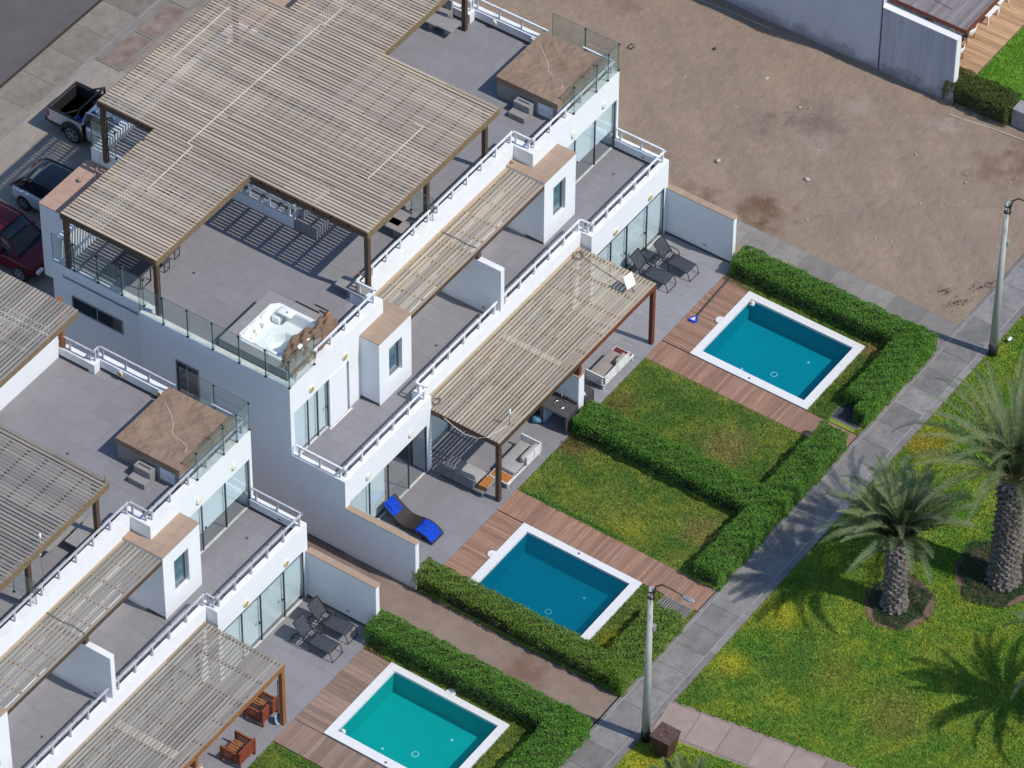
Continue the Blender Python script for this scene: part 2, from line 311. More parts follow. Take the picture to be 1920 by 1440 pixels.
    M['grass_gard'] = grass('garden_grass', (0.100, 0.190, 0.032), (0.175, 0.235, 0.046), (0.29, 0.31, 0.045), straw, 0.5, 0.4,
        spots=((11.6, -3.6, .2, .9, .6, (0.2, 0.12, 0.06)), (9.0, -3.4, .2, .9, .9, (0.24, 0.13, 0.065)), (12.6, -5.2, .5, 1.6, .7, dk), (6.6, -7.5, .3, 1.2, .5, (0.40, 0.37, 0.04)), (12.0, -8.0, .3, 1.2, .6, straw), (19.0, -9.5, .2, .6, .8, straw), (1.9, -10.0, .2, .7, .9, (0.36, 0.33, 0.03)), (19.2, -3.5, .2, .5, .8, (0.2, 0.12, 0.06)), (-3.0, -3.4, .1, .5, .8, (0.2, 0.12, 0.06)), (8.0, -9.5, .3, .9, .5, straw)))
    M['grass_n'] = grass('neighbour_grass', (0.10, 0.25, 0.022), (0.14, 0.30, 0.028), (0.17, 0.31, 0.03), (0.16, 0.28, 0.04), 0.3, 0.2)
    def leaf(name, a, b, cc, tr=0.25):
        q = N(name); v = q.island(); n1 = q.noise(q.pos(), 1.4, 3)
        c = q.mix(v, a, b); c = q.mix(q.math('MULTIPLY', n1, 0.5), c, cc)
        q.l(c, q.b.inputs['Base Color']); q.b.inputs['Roughness'].default_value = 0.55; q.b.inputs['Specular IOR Level'].default_value = 0.25
        t = q.n('ShaderNodeBsdfTranslucent'); q.l(c, t.inputs[0]); mx = q.n('ShaderNodeMixShader'); mx.inputs[0].default_value = tr
        q.l(q.b.outputs[0], mx.inputs[1]); q.l(t.outputs[0], mx.inputs[2]); q.l(mx.outputs[0], q.out.inputs[0]); return q.m
    M['leaf'] = leaf('hedge_leaf', (0.060, 0.175, 0.022), (0.175, 0.350, 0.048), (0.11, 0.26, 0.032))
    M['leaf_b'] = leaf('yellowed_hedge_leaf', (0.090, 0.190, 0.026), (0.24, 0.350, 0.052), (0.15, 0.25, 0.038))
    M['leaf_n'] = leaf('browned_hedge_leaf', (0.050, 0.100, 0.018), (0.145, 0.160, 0.040), (0.07, 0.12, 0.024))
    M['leaf_c'] = leaf('ground_cover_leaf', (0.030, 0.075, 0.028), (0.060, 0.125, 0.042), (0.04, 0.09, 0.03))
    M['twig'] = plain('hedge_twig', (0.035, 0.032, 0.020), 0.95)
    M['frond'] = leaf('palm_leaflet', (0.070, 0.112, 0.045), (0.200, 0.240, 0.120), (0.095, 0.160, 0.062), 0.12)
    M['frond_y'] = leaf('young_palm_leaflet', (0.12, 0.175, 0.05), (0.17, 0.23, 0.07), (0.13, 0.19, 0.05), 0.25)
    M['rachis'] = plain('palm_rachis', (0.20, 0.17, 0.06), 0.6)
    M['bark'] = plain('palm_bark', (0.13, 0.105, 0.090), 0.95, var=0.45, scale=9)
    M['bark2'] = plain('palm_leaf_base', (0.185, 0.160, 0.143), 0.95, var=0.45, scale=7)
    q = N('rusty_steel'); p = q.pos(); a = q.noise(q.pos((1, 1, .4)), 5, 6, 0.7); sp = q.noise(p, 26, 2, 0.5, 0.66, 0.70)
    M['rust'] = q.done(q.mix(a, (0.13, 0.052, 0.028), (0.065, 0.03, 0.022)), 0.85, a, 0.3, 0.01)
    q = N('bird_spotted_rust'); p = q.pos(); a = q.noise(p, 6, 5, 0.7); sp = q.noise(p, 22, 1, 0.4, 0.70, 0.73)
    M['rust_top'] = q.done(q.mix(sp, q.mix(a, (0.105, 0.06, 0.055), (0.07, 0.042, 0.040)), (0.6, 0.6, 0.6)), 0.85)
    q = N('pole_concrete'); a = q.noise(q.pos((1, 1, .3)), 3, 5, 0.6); M['pole'] = q.done(q.mix(a, (0.46, 0.45, 0.425), (0.36, 0.35, 0.33)), 0.7)
    # neighbour wall: bluish cement with long drips and a damp foot
    q = N('streaked_cement_wall'); st = q.noise(q.pos((1, 3.0, 0.16)), 1.5, 6, 0.65, 0.4, 0.7); g = q.n('ShaderNodeNewGeometry'); sx = q.n('ShaderNodeSeparateXYZ'); q.l(g.outputs['Position'], sx.inputs[0])
    c = q.mix(st, (0.46, 0.47, 0.52), (0.34, 0.35, 0.40)); wet = q.ramp(q.math('ADD', sx.outputs[2], q.math('MULTIPLY', q.noise(q.pos((1, 1, 1)), 2.5, 5), 0.7)), 0.45, 0.95, 1, 0)
    c = q.mix(q.math('MULTIPLY', wet, 0.6), c, (0.20, 0.175, 0.15)); M['nwall'] = q.done(c, 0.85, st, 0.1, 0.01)
    q = N('plain_cement_wall'); st = q.noise(q.pos((1, 1, 0.5)), 0.8, 6, 0.65); g = q.n('ShaderNodeNewGeometry'); sx = q.n('ShaderNodeSeparateXYZ'); q.l(g.outputs['Position'], sx.inputs[0])
    c = q.mix(st, (0.56, 0.57, 0.62), (0.50, 0.51, 0.56)); wet = q.ramp(q.math('ADD', sx.outputs[2], q.math('MULTIPLY', q.noise(q.pos((1, 1, 1)), 1.5, 5), 0.6)), 0.4, 0.85, 1, 0)
    c = q.mix(q.math('MULTIPLY', wet, 0.55), c, (0.22, 0.19, 0.165)); M['nwall2'] = q.done(c, 0.85)
    M['lowwall'] = plain('grey_cement', (0.27, 0.265, 0.26), 0.85)
    # cars
    M['silver'] = plain('silver_paint', (0.50, 0.51, 0.54), 0.25, 0.35, var=0.02)
    M['whitecar'] = plain('white_car_paint', (0.62, 0.64, 0.70), 0.22, var=0.02)
    M['redcar'] = plain('red_car_paint', (0.115, 0.006, 0.016), 0.22, 0.1, var=0.05)
    M['tyre'] = plain('tyre_rubber', (0.015, 0.015, 0.016), 0.85)
    M['plastic'] = plain('black_plastic', (0.022, 0.023, 0.026), 0.6)
    M['taillight'] = plain('red_tail_light', (0.45, 0.01, 0.01), 0.2)
    M['bluebox'] = plain('bright_blue_plastic', (0.01, 0.12, 0.62), 0.4)
    M['jug'] = plain('blue_water_jug', (0.12, 0.30, 0.42), 0.2)
    M['stone'] = plain('pale_stone', (0.42, 0.38, 0.33), 0.9)
    M['white'] = plain('white_plastic', (0.78, 0.78, 0.78), 0.5, var=0.02)
    M['cable'] = plain('grey_cable', (0.16, 0.14, 0.12), 0.7)
    M['cable_w'] = plain('pale_cable', (0.62, 0.58, 0.52), 0.7)
build_mats()

# ------------------------------------------------------------------ mesh helpers
class MB:
    def __init__(s): s.v = []; s.f = []
    def add(s, vs, fs):
        o = len(s.v); s.v += [tuple(map(float, v)) for v in vs]; s.f += [tuple(i+o for i in f) for f in fs]; return s
    def box(s, x0, x1, y0, y1, z0, z1):
        if x0 > x1: x0, x1 = x1, x0
        if y0 > y1: y0, y1 = y1, y0
        return s.add([(x0,y0,z0),(x1,y0,z0),(x1,y1,z0),(x0,y1,z0),(x0,y0,z1),(x1,y0,z1),(x1,y1,z1),(x0,y1,z1)],
              [(0,3,2,1),(4,5,6,7),(0,1,5,4),(1,2,6,5),(2,3,7,6),(3,0,4,7)])
    def bar(s, a, b, w, h, up=(0,0,1)):
        a, b = Vector(a), Vector(b); d = (b-a).normalized(); u = Vector(up)
        if abs(d.dot(u)) > 0.99: u = Vector((0,1,0))
        r = d.cross(u).normalized()*w/2; t = r.cross(d).normalized()*h/2
        vs = [p+x for p in (a, b) for x in (-r-t, r-t, r+t, -r+t)]
        return s.add(vs, [(0,1,2,3),(7,6,5,4),(0,4,5,1),(1,5,6,2),(2,6,7,3),(3,7,4,0)])
    def tube(s, pts, r, n=6, r2=None, caps=True):
        pts = [Vector(p) for p in pts]; k = len(pts); rings = []
        u = Vector((0,0,1))
        for i, p in enumerate(pts):
            d = (pts[min(i+1,k-1)]-pts[max(i-1,0)]).normalized()
            if abs(d.dot(u)) > 0.95: u = Vector((0.3,1,0)).normalized()
            a = d.cross(u).normalized(); b = d.cross(a).normalized(); u = a.cross(d) if a.cross(d).length > .1 else u
            rr = r if r2 is None else r+(r2-r)*i/max(1,k-1)
            rings.append([p+(a*math.cos(2*math.pi*j/n)+b*math.sin(2*math.pi*j/n))*rr for j in range(n)])
        vs = [v for g in rings for v in g]; fs = []
        for i in range(k-1):
            for j in range(n): fs.append((i*n+j, i*n+(j+1)%n, (i+1)*n+(j+1)%n, (i+1)*n+j))
        if caps: fs += [tuple(range(n-1,-1,-1)), tuple(range((k-1)*n, k*n))]
        return s.add(vs, fs)
    def cyl(s, x, y, z0, z1, r, n=16, r2=None): return s.tube([(x,y,z0),(x,y,z1)], r, n, r2)
    def prism(s, poly, z0, z1):
        n = len(poly)
        return s.add([(x,y,z0) for x,y in poly]+[(x,y,z1) for x,y in poly],
            [tuple(range(n-1,-1,-1)), tuple(range(n,2*n))]+[(i,(i+1)%n,n+(i+1)%n,n+i) for i in range(n)])
    def rings(s, rs, cap0=True, cap1=True):
        n = len(rs[0]); vs = [p for r in rs for p in r]; fs = []
        for i in range(len(rs)-1):
            for j in range(n): fs.append((i*n+j, i*n+(j+1)%n, (i+1)*n+(j+1)%n, (i+1)*n+j))
        if cap0: fs.append(tuple(range(n-1,-1,-1)))
        if cap1: fs.append(tuple(range((len(rs)-1)*n, len(rs)*n)))
        return s.add(vs, fs)
    def grid(s, fn, nu, nv):
        vs = [fn(i/nu, j/nv) for j in range(nv+1) for i in range(nu+1)]
        return s.add(vs, [(j*(nu+1)+i, j*(nu+1)+i+1, (j+1)*(nu+1)+i+1, (j+1)*(nu+1)+i) for j in range(nv) for i in range(nu)])
    def mesh(s, name, mat, smooth=False):
        me = bpy.data.meshes.new(name); me.from_pydata(s.v, [], s.f); me.materials.append(M[mat] if isinstance(mat, str) else mat)
        if smooth: me.polygons.foreach_set('use_smooth', [True]*len(me.polygons))
        me.update(); return me
def obj(name, mesh, parent=None, loc=None, label=None):
    o = bpy.data.objects.new(name, mesh); COL.objects.link(o)
    if parent: o.parent = parent
    if loc: o.location = loc
    if label: o['label'] = label
    return o
def part(mb, name, mat, parent, smooth=False, bevel=0, label=None, solid=0, subsurf=0):
    o = obj(name, mb.mesh(name, mat, smooth), parent, label=label)
    if solid: md = o.modifiers.new('thickness', 'SOLIDIFY'); md.thickness = solid
    if subsurf: md = o.modifiers.new('smooth', 'SUBSURF'); md.levels = md.render_levels = subsurf
    if bevel: md = o.modifiers.new('edge', 'BEVEL'); md.width = bevel; md.segments = 2; md.limit_method = 'ANGLE'
    return o
def thing(name, label, cat, loc=(0,0,0), rz=0.0, group=None):
    o = bpy.data.objects.new(name, None); COL.objects.link(o); o.location = loc; o.rotation_euler = (0,0,rz); o.empty_display_size = .3
    o['label'] = label; o['category'] = cat
    if group: o['group'] = group
    return o
def tag(o, label, cat, group=None):
    o['label'] = label; o['category'] = cat
    if group: o['group'] = group
    return o
def structure(name, mb, mat): o = part(mb, name, mat, None); o['kind'] = 'structure'; return o
def stuff(o): o['kind'] = 'stuff'; return o
def np_mesh(name, co, faces_n, mat, smooth=False):
    """co: (k*faces_n,3) array, every consecutive faces_n corners form one loose face"""
    co = np.asarray(co, dtype=np.float32); n = len(co); me = bpy.data.meshes.new(name)
    me.vertices.add(n); me.vertices.foreach_set('co', co.ravel())
    k = n//faces_n; me.loops.add(n); me.loops.foreach_set('vertex_index', np.arange(n, dtype=np.int32))
    me.polygons.add(k); me.polygons.foreach_set('loop_start', np.arange(0, n, faces_n, dtype=np.int32))
    me.materials.append(M[mat] if isinstance(mat, str) else mat); me.update(calc_edges=True); me.validate(); return me

# ------------------------------------------------------------------ the setting: ground, street, paths
gm = MB().box(-160, 200, -160, -9.4, -0.40, -0.30).box(-160, 200, -4.0, 200, -0.40, -0.30)
for a, b in ((-160, -7.25), (-3.1, .8), (4.85, 15.0), (19.15, 200)): gm.box(a, b, -9.4, -4.0, -0.40, -0.30)
structure('ground', gm, 'alley')
def dune(x, y):
    return 0.05*math.sin(x*.9+y*.35)*math.sin(y*.6) + 0.03*math.sin(x*2.3-y*1.7)
def sand_sheet(name, x0, x1, y0, y1, step, z, mat, amp=1.0):
    nx, ny = int((x1-x0)/step), int((y1-y0)/step)
    xs = np.linspace(x0, x1, nx+1); ys = np.linspace(y0, y1, ny+1); X, Y = np.meshgrid(xs, ys)
    Z = amp*(0.035*np.sin(X*.9+Y*.35)*np.sin(Y*.6)+0.02*np.sin(X*2.3-Y*1.7)+0.012*np.sin(X*5.1+1)*np.sin(Y*4.3)) + amp*rng.normal(0, 0.007, X.shape)
    for _ in range(int(260*amp*(x1-x0)*(y1-y0)/400)):
        a, b, r = rng.uniform(x0, x1), rng.uniform(y0, y1), rng.uniform(.08, .22)
        i0, i1 = np.searchsorted(xs, (a-.5, a+.5)); j0, j1 = np.searchsorted(ys, (b-.5, b+.5))
        d2 = (X[j0:j1, i0:i1]-a)**2+(Y[j0:j1, i0:i1]-b)**2
        Z[j0:j1, i0:i1] += rng.uniform(-.035, .03)*np.exp(-d2/(r*r))
    Z += z
    v = np.stack([X.ravel(), Y.ravel(), Z.ravel()], 1); i = np.arange(ny*(nx+1)).reshape(ny, nx+1)[:, :nx].ravel()
    f = np.stack([i, i+1, i+nx+2, i+nx+1], 1)
    me = bpy.data.meshes.new(name); me.vertices.add(len(v)); me.vertices.foreach_set('co', v.astype(np.float32).ravel())
    me.loops.add(f.size); me.loops.foreach_set('vertex_index', f.ravel().astype(np.int32)); me.polygons.add(len(f)); me.polygons.foreach_set('loop_start', np.arange(0, f.size, 4, dtype=np.int32))
    me.polygons.foreach_set('use_smooth', np.ones(len(f), bool)); me.materials.append(M[mat]); me.update(calc_edges=True)
    o = obj(name, me); o['kind'] = 'structure'; return o
sand_sheet('sand_lot', 20.12, 33.4, -11.52, 34.0, 0.10, -0.05, 'sand')
sand_sheet('far_sand', 33.4, 70.0, 12.2, 34.0, 1.2, -0.05, 'sand', .3)
sand_sheet('alley', -2.02, -0.02, -11.4, 13.5, 0.2, -0.03, 'alley', .35)
structure('street', MB().box(-60, 80, 25.2, 60, -0.3, -0.10), 'asphalt')
structure('kerb_dirt', MB().box(-60, 80, 25.12, 25.27, -0.3, -0.06), 'twig')
structure('carport_floor', MB().box(-40, 20.12, 11.0, 23.28, -0.3, -0.004), 'carport')
def slabs(parent, name, cells, mat, z0, z1, gap=0.012, tilt=0.004):
    """paving slabs, each an object; slabs of one size share a mesh"""
    cache = {}; out = []
    for (x0, x1, y0, y1) in cells:
        w_, d_ = round(x1-x0-gap, 3), round(y1-y0-gap, 3); k = (w_, d_)
        if k not in cache: cache[k] = MB().box(-w_/2, w_/2, -d_/2, d_/2, z0-z1, 0).mesh(name, mat)
        o = obj(name, cache[k], parent, ((x0+x1)/2, (y0+y1)/2, z1+R.uniform(-tilt, tilt)*.5)); out.append(o)
    return out
# pavement along the street
pv = structure('pavement', MB().box(-60, 80, 23.32, 25.12, -0.3, -0.02), 'soil')
slabs(pv, 'paving_slab', [(1.35+1.66*k-13, 1.35+1.66*(k+1)-13, 23.40, 25.1) for k in range(3, 26)], 'apron', -0.06, 0.0)
ap = structure('pavement_edge', MB().box(-60, 80, 23.24, 23.40, -0.3, 0.012), 'walk')
# bordered bed beside the driveway
bed = structure('driveway_bed', MB().box(15.4, 40, 21.35, 23.24, -0.3, 0.0), 'apron')
bw = MB()
for x in (15.34, 17.5, 19.7, 21.9): bw.box(x, x+.10, 22.0, 23.22, -.05, 0.03)
bw.box(15.44, 40, 22.95, 23.20, -.05, 0.05); bw.box(15.44, 40, 21.95, 22.07, -.05, 0.05); bw.box(15.44, 40, 21.38, 21.62, -.05, 0.03)
part(bw, 'bed_border', 'walk', bed)
sb = MB()
for x in (15.48, 17.65): sb.box(x, x+1.95, 22.1, 22.9, -.05, 0.012)
part(sb, 'bed_soil', 'bed_soil', bed)
# concrete path beside the gardens, with pale border lines and slabs
pth = structure('path', MB().box(-40, 70, -13.08, -11.47, -0.3, -0.012), 'soil')
cells = []; x = -12.0
k = 0
while x < 32:
    wd = (1.08, 1.07, 1.10)[k % 3]; cells.append((x, x+wd, -12.80, -11.62)); x += wd; k += 1
slabs(pth, 'path_slab', cells, 'path', -0.10, 0.004)
slabs(pth, 'path_edge', [(-12+2.2*k, -12+2.2*(k+1), -11.60, -11.47) for k in range(20)], 'path', -0.10, 0.006)
slabs(pth, 'path_edge', [(-12+2.2*k, -12+2.2*(k+1), -13.06, -12.82) for k in range(20)], 'path', -0.10, 0.006)
part(MB().box(-12, 32, -12.822, -12.798, -.05, .0075).box(-12, 32, -11.622, -11.598, -.05, .0075), 'border_line', 'pathline', pth)
# side walk between the right-hand hedge and the sand
sw = structure('side_walk', MB().box(20.20, 22.02, -11.47, -1.1, -0.3, -0.002), 'walk')
cells = []; y = -11.40
for k in range(8):
    d_ = (1.25, 1.35, 1.2)[k % 3]; cells.append((20.9, 22.0, y, min(y+d_, -1.2))); y += d_
    if y > -1.4: break
slabs(sw, 'walk_slab', cells, 'walk', -0.10, 0.012)
# pinkish path leading down through the park lawn, slightly askew
pk = structure('park_path', MB().prism([(-0.75, -13.085), (0.87, -13.085), (2.9, -26), (1.28, -26)], -0.3, -0.006), 'pink')
cells = []
for k in range(9):
    y = -13.15-1.15*k; o_ = (y+13.1)*-0.148
    me = MB().prism([(-0.62, 0.02), (0.72, 0.20), (0.88, -0.90), (-0.46, -1.08)], -.08, 0.0).mesh('park_slab', 'pink')
    obj('park_slab', me, pk, (o_, y-.05, 0.010+R.uniform(-.003, .003)))
# lawns (soil sheets; blades come later)
GRASS = []
def lawn(name, rects, mat, z=-0.006):
    mb = MB()
    for (x0, x1, y0, y1) in rects: mb.box(x0, x1, y0, y1, -0.25, z)
    GRASS.append((name, rects, mat)); return structure(name, mb, mat)
structure('park_lawn', MB().prism([(0.86, -13.085), (8.26, -60), (60, -60), (60, -13.085)], -.25, -.008), 'grass_park')
structure('park_lawn', MB().prism([(-0.74, -13.085), (-40, -13.085), (-40, -60), (6.7, -60)], -.25, -.008), 'grass_park')
lawn('garden_lawn', [(10.0, 13.98, -11.44, -3.08)], 'grass_gard')
lawn('garden_lawn', [(5.96, 9.98, -11.44, -3.08)], 'grass_gard')
lawn('garden_lawn', [(15.12, 20.18, -11.44, -9.28), (19.06, 20.18, -9.28, -3.06)], 'grass_gard', -0.010)
lawn('garden_lawn', [(0.02, 0.90, -11.44, -3.06), (0.90, 4.70, -11.44, -9.2)], 'grass_gard', -0.010)
lawn('garden_lawn', [(-3.20, -2.06, -11.44, -3.06), (-7.2, -3.22, -11.44, -9.2)], 'grass_gard', -0.010)
lawn('garden_lawn', [(-12.4, -8.40, -11.44, -3.10)], 'grass_gard')
# patios: grout bed with big tiles on it
def patio(x0, x1, mat, loc):
    p = structure('patio', MB().box(loc+x0, loc+x1, -3.05, 3.3, -0.3, -0.010), 'grout')
    cs = []
    xs = np.arange(x0, x1-.05, 0.9)
    for i, xa in enumerate(xs):
        ya = -3.04
        while ya < 0.5:
            yb = min(ya+0.6, 0.6); cs.append((loc+xa, loc+min(xa+.9, x1), ya, yb)); ya = yb
    slabs(p, 'floor_tile', cs, mat, -0.03, 0.0, 0.004, 0.0012)
patio(0.22, 9.9, 'tile', 0); patio(10.24, 19.9, 'tile2', 0)
patio(10.24, 19.9, 'tile', -22.3); patio(4.0, 9.9, 'tile', -22.3)

# ------------------------------------------------------------------ white twin houses
ZB, ZF, ZR, ZRF = 3.544, 3.105, 6.731, 6.28
def rect_ring(mb, x0, x1, y0, y1, z0, z1, hole):
    """wall slab lying in x (y thickness) with a rectangular opening hole=(hx0,hx1,hz0,hz1)"""
    hx0, hx1, hz0, hz1 = hole
    mb.box(x0, hx0, y0, y1, z0, z1); mb.box(hx1, x1, y0, y1, z0, z1)
    if hz0 > z0: mb.box(hx0, hx1, y0, y1, z0, hz0)
    if hz1 < z1: mb.box(hx0, hx1, y0, y1, hz1, z1)
POST_ME = {}
def railing(parent, pts, z, mat='rail', ends=True):
    """railing along a polyline: top rail, bottom feet, posts about 0.95 m apart"""
    mb = MB()
    for a, b in zip(pts[:-1], pts[1:]):
        d = (Vector(b)-Vector(a)).normalized()*.03
        mb.bar((a[0]-d.x, a[1]-d.y, z+.475), (b[0]+d.x, b[1]+d.y, z+.475), .07, .055)
    r = part(mb, 'railing', mat, parent, bevel=.008)
    if mat not in POST_ME: POST_ME[mat] = MB().box(-.03, .03, -.03, .03, 0, .45).box(-.045, .045, -.045, .045, 0, .008).mesh('baluster', mat)
    for a, b in zip(pts[:-1], pts[1:]):
        L = math.dist(a, b); n = max(1, round(L/.95)); off = min(.14, L/4)
        for k in range(n+1):
            t = (off+(L-2*off)*k/n)/L
            obj('baluster', POST_ME[mat], r, (a[0]+(b[0]-a[0])*t, a[1]+(b[1]-a[1])*t, z))
    return r
def glass_run(parent, pts, z0, h, fin=None):
    """row of frameless panes; pts are the joints. fin: direction of the small stiffening fins"""
    for a, b in zip(pts[:-1], pts[1:]):
        d = (Vector((*b, 0))-Vector((*a, 0))).normalized()*.012
        a2, b2 = (a[0]+d.x, a[1]+d.y), (b[0]-d.x, b[1]-d.y)
        g = part(MB().bar((*a2, z0+h/2), (*b2, z0+h/2), .012, h), 'glass_panel', 'glass_rail', parent)
        e = MB(); e.bar((*a2, z0+h+.004), (*b2, z0+h+.004), .016, .008); e.bar((*a2, z0), (*a2, z0+h), .016, .016); e.bar((*b2, z0), (*b2, z0+h), .016, .016)
        part(e, 'glass_edge', 'glass_edge', g)
        c = MB()
        for zz in (z0+.03, z0+h-.04): c.box(b[0]-.035, b[0]+.035, b[1]-.035, b[1]+.035, zz-.025, zz+.025)
        part(c, 'clamp', 'black', g)
        if fin:
            f = part(MB().bar((b[0], b[1], z0+h/2), (b[0]+fin[0]*.16, b[1]+fin[1]*.16, z0+h/2), .012, h), 'glass_fin', 'glass_rail', g)
LAMP = []
def wall_lamp(parent, x, y, z, brass=True, side=(0, -1)):
    if not LAMP:
        rim = MB(); rim.tube([(0, 0, 0), (0, -.05, 0)], .115, 18); LAMP.append(rim.mesh('wall_lamp', 'lamp_glass', True))
        LAMP.append(MB().tube([(0, -.045, 0), (0, -.062, 0)], .088, 18).mesh('lamp_face', 'lamp_brass'))
        LAMP.append(MB().tube([(0, -.045, 0), (0, -.062, 0)], .088, 18).mesh('lamp_face', 'lamp_glass'))
    o = obj('wall_lamp', LAMP[0], parent, (x, y, z)); o.rotation_euler.z = math.atan2(side[0], -side[1]); o.scale = (1, 1, 1.25)
    obj('lamp_face', LAMP[1 if brass else 2], o)
def sliding_door(parent, x0, x1, y, z0, z1, joints, blind=None, mat='glass_door', handle=None):
    """glass leaves between x0 and x1 with dark frames; blind=(gap below) hangs white cloth behind"""
    d = part(MB().box(x0, x1, y-.03, y+.05, z0-.002, z0+.022), 'sliding_door', 'alu', parent)
    xs = [x0]+list(joints)+[x1]
    for i, (a, b) in enumerate(zip(xs[:-1], xs[1:])):
        yy = y+(.012 if i % 2 else -.012)
        part(MB().box(a+.004, b-.004, yy-.005, yy+.005, z0+.022, z1-.01), 'pane', mat, d)
    f = MB()
    for a in xs: f.box(a-.018, a+.018, y-.028, y+.028, z0+.022, z1)
    f.box(x0, x1, y-.035, y+.035, z1-.03, z1)
    part(f, 'door_frame', 'frame_dark', d)
    if blind is not None:
        part(MB().box(x0+.02, x1-.02, y+.10, y+.108, z0+blind, z1), 'blind', 'blind', d)
    for hx in (handle or []): part(MB().box(hx-.035, hx+.035, y-.06, y-.03, z0+1.0, z0+1.09), 'handle', 'plastic', d)
    return d
def cap_tiles(parent, x0, x1, y0, y1, z, nx, ny, mat, name='cap_tile'):
    cs = [(x0+(x1-x0)*i/nx, x0+(x1-x0)*(i+1)/nx, y0+(y1-y0)*j/ny, y0+(y1-y0)*(j+1)/ny) for i in range(nx) for j in range(ny)]
    slabs(parent, name, cs, mat, z-.012, z+.022, .005, .001)

def house(dx, dy, label, rail='rail', left=True):
    H = thing('white_house', label, 'house', (dx, dy, 0))
    W = MB()
    # ground floor: rear mass, piers, lintels
    W.box(.33, 19.67, 3.6, 12.83, 0, ZF-.02); W.box(0, 20, 3.3, 8.75, 0.001, ZF-.02)
    W.box(0, .24, 0, 3.3, 0, 2.36); W.box(19.76, 20, 0, 3.3, 0, 2.36)
    for a, b in ((4.80, 5.08), (14.99, 15.22)): W.box(a, b, 0, .62, 0, 2.36)
    W.box(5.08, 5.5, .455, .75, 0, 2.36); W.box(9.7, 10.3, .455, .75, 0, 2.36); W.box(14.5, 14.99, .455, .75, 0, 2.36)
    # balcony slab and fascia, parapet front stepping back in the middle
    W.box(0.0, 5.08, 0.0, 3.3, 2.36, ZF-.02); W.box(14.99, 20.0, 0.0, 3.3, 2.36, ZF-.02); W.box(5.08, 14.99, .455, 3.3, 2.36, ZF-.02)
    W.box(0, 5.08, 0, .22, ZF-.02, ZB-.015); W.box(14.99, 20, 0, .22, ZF-.02, ZB-.015)
    W.box(4.86, 5.08, .22, .455, ZF-.02, ZB-.015); W.box(14.99, 15.21, .22, .455, ZF-.02, ZB-.015)
    W.box(4.86, 15.21, .455, .68, ZF-.02, ZB-.015)
    W.box(0, .22, .22, 2.263, ZF-.02, ZB-.015); W.box(19.78, 20, .22, 2.263, ZF-.02, ZB-.015)
    # first floor
    def wall_x(x0, x1, y, hole): rect_ring(W, x0, x1, y, y+.5, ZF-.02, ZRF, hole)
    wall_x(0, 2.9, 2.263, (.2, 2.19, ZF-.02, 5.43)); wall_x(2.9, 5.40, 2.263, (3.20, 3.36, ZF-.02, 5.42))
    W.box(5.40, 14.50, 3.106, 3.6, ZF-.02, ZRF); W.box(5.0, 5.40, 2.763, 3.6, ZF-.02, ZRF); W.box(14.5, 14.9, 2.763, 3.6, ZF-.02, ZRF)
    wall_x(14.50, 20, 2.263, (16.4, 19.88, ZF-.02, 5.43))
    for a, b in ((0, .16), (19.84, 20)): W.box(a, b, 2.763, 4.0, ZF-.02, ZRF)
    W.box(.33, 19.67, 5.2, 12.83, ZF-.02, ZRF-.02); W.box(0, 20, 4.0, 8.75, ZF-.02, ZRF-.03)
    W.box(0.002, 5.0, 2.27, 4.0, 5.9, ZRF-.03); W.box(14.9, 19.998, 2.27, 4.0, 5.9, ZRF-.03)
    W.box(5.7, 14.3, 12.83, 15.34, 2.6, ZRF-.02)
    # roof parapets
    T = ZR-.015
    W.box(0, 5.40, 2.263, 2.56, ZRF, T); W.box(14.50, 20, 2.263, 2.56, ZRF, T)
    W.box(5.05, 5.40, 2.56, 3.43, ZRF, T); W.box(14.5, 14.85, 2.56, 3.43, ZRF, T); W.box(5.40, 14.50, 3.106, 3.43, ZRF, T)
    W.box(0, .27, 2.56, 4.0, ZRF, T); W.box(19.73, 20, 2.56, 4.0, ZRF, T); W.box(0, .27, 4.0, 8.75, ZRF-.03, T); W.box(19.73, 20, 4.0, 8.75, ZRF-.03, T)
    W.box(.27, .60, 8.48, 8.75, ZRF-.03, T); W.box(19.40, 19.73, 8.48, 8.75, ZRF-.03, T)
    W.box(.33, .60, 8.75, 12.83, ZRF-.02, T); W.box(19.40, 19.67, 8.75, 12.83, ZRF-.02, T)
    W.box(.6, 5.7, 12.57, 12.83, ZRF-.02, T+.9); W.box(14.3, 19.4, 12.57, 12.83, ZRF-.02, T+.9)
    W.box(5.7, 14.3, 15.05, 15.34, ZRF-.02, T); W.box(5.7, 6.0, 12.57, 15.05, ZRF-.02, T); W.box(14.0, 14.3, 12.57, 15.05, ZRF-.02, T)
    if left:
        W.box(6.86, 7.10, 7.2, 12.2, ZRF, T); W.box(7.10, 9.0, 7.2, 7.44, ZRF, T)
    # rear boxes over the carport
    for a, b in ((2.9, 5.7), (14.3, 17.1)): W.box(a, b, 12.83, 15.5, 2.6, 6.084)
    # bay boxes with deep-set window
    for a, b in ((4.018, 5.916), (14.053, 16.036)):
        rect_ring(W, a, b, 1.446, 1.70, ZF, 6.084, (a+.575, a+1.345, 3.87, 5.43))
        W.box(a, b, 1.70, 2.263, ZF, 6.084)
    W.box(5.40, 5.916, 2.263, 3.106, ZF, 6.084); W.box(14.053, 14.50, 2.263, 3.106, ZF, 6.084)
    # party walls: on the balcony and between the patios
    W.box(9.95, 10.16, .462, 3.106, ZF, 5.50)
    W.box(9.90, 10.24, -2.95, .455, 0, 2.23)
    W.box(0, .21, -2.95, 0, -.02, 2.24); W.box(19.90, 20.10, -2.95, 0, 0, 2.24)
    wl = W
    wall = part(wl, 'wall', 'stucco', H)
    # weathered tops of the parapets
    P = MB(); z = ZB-.015
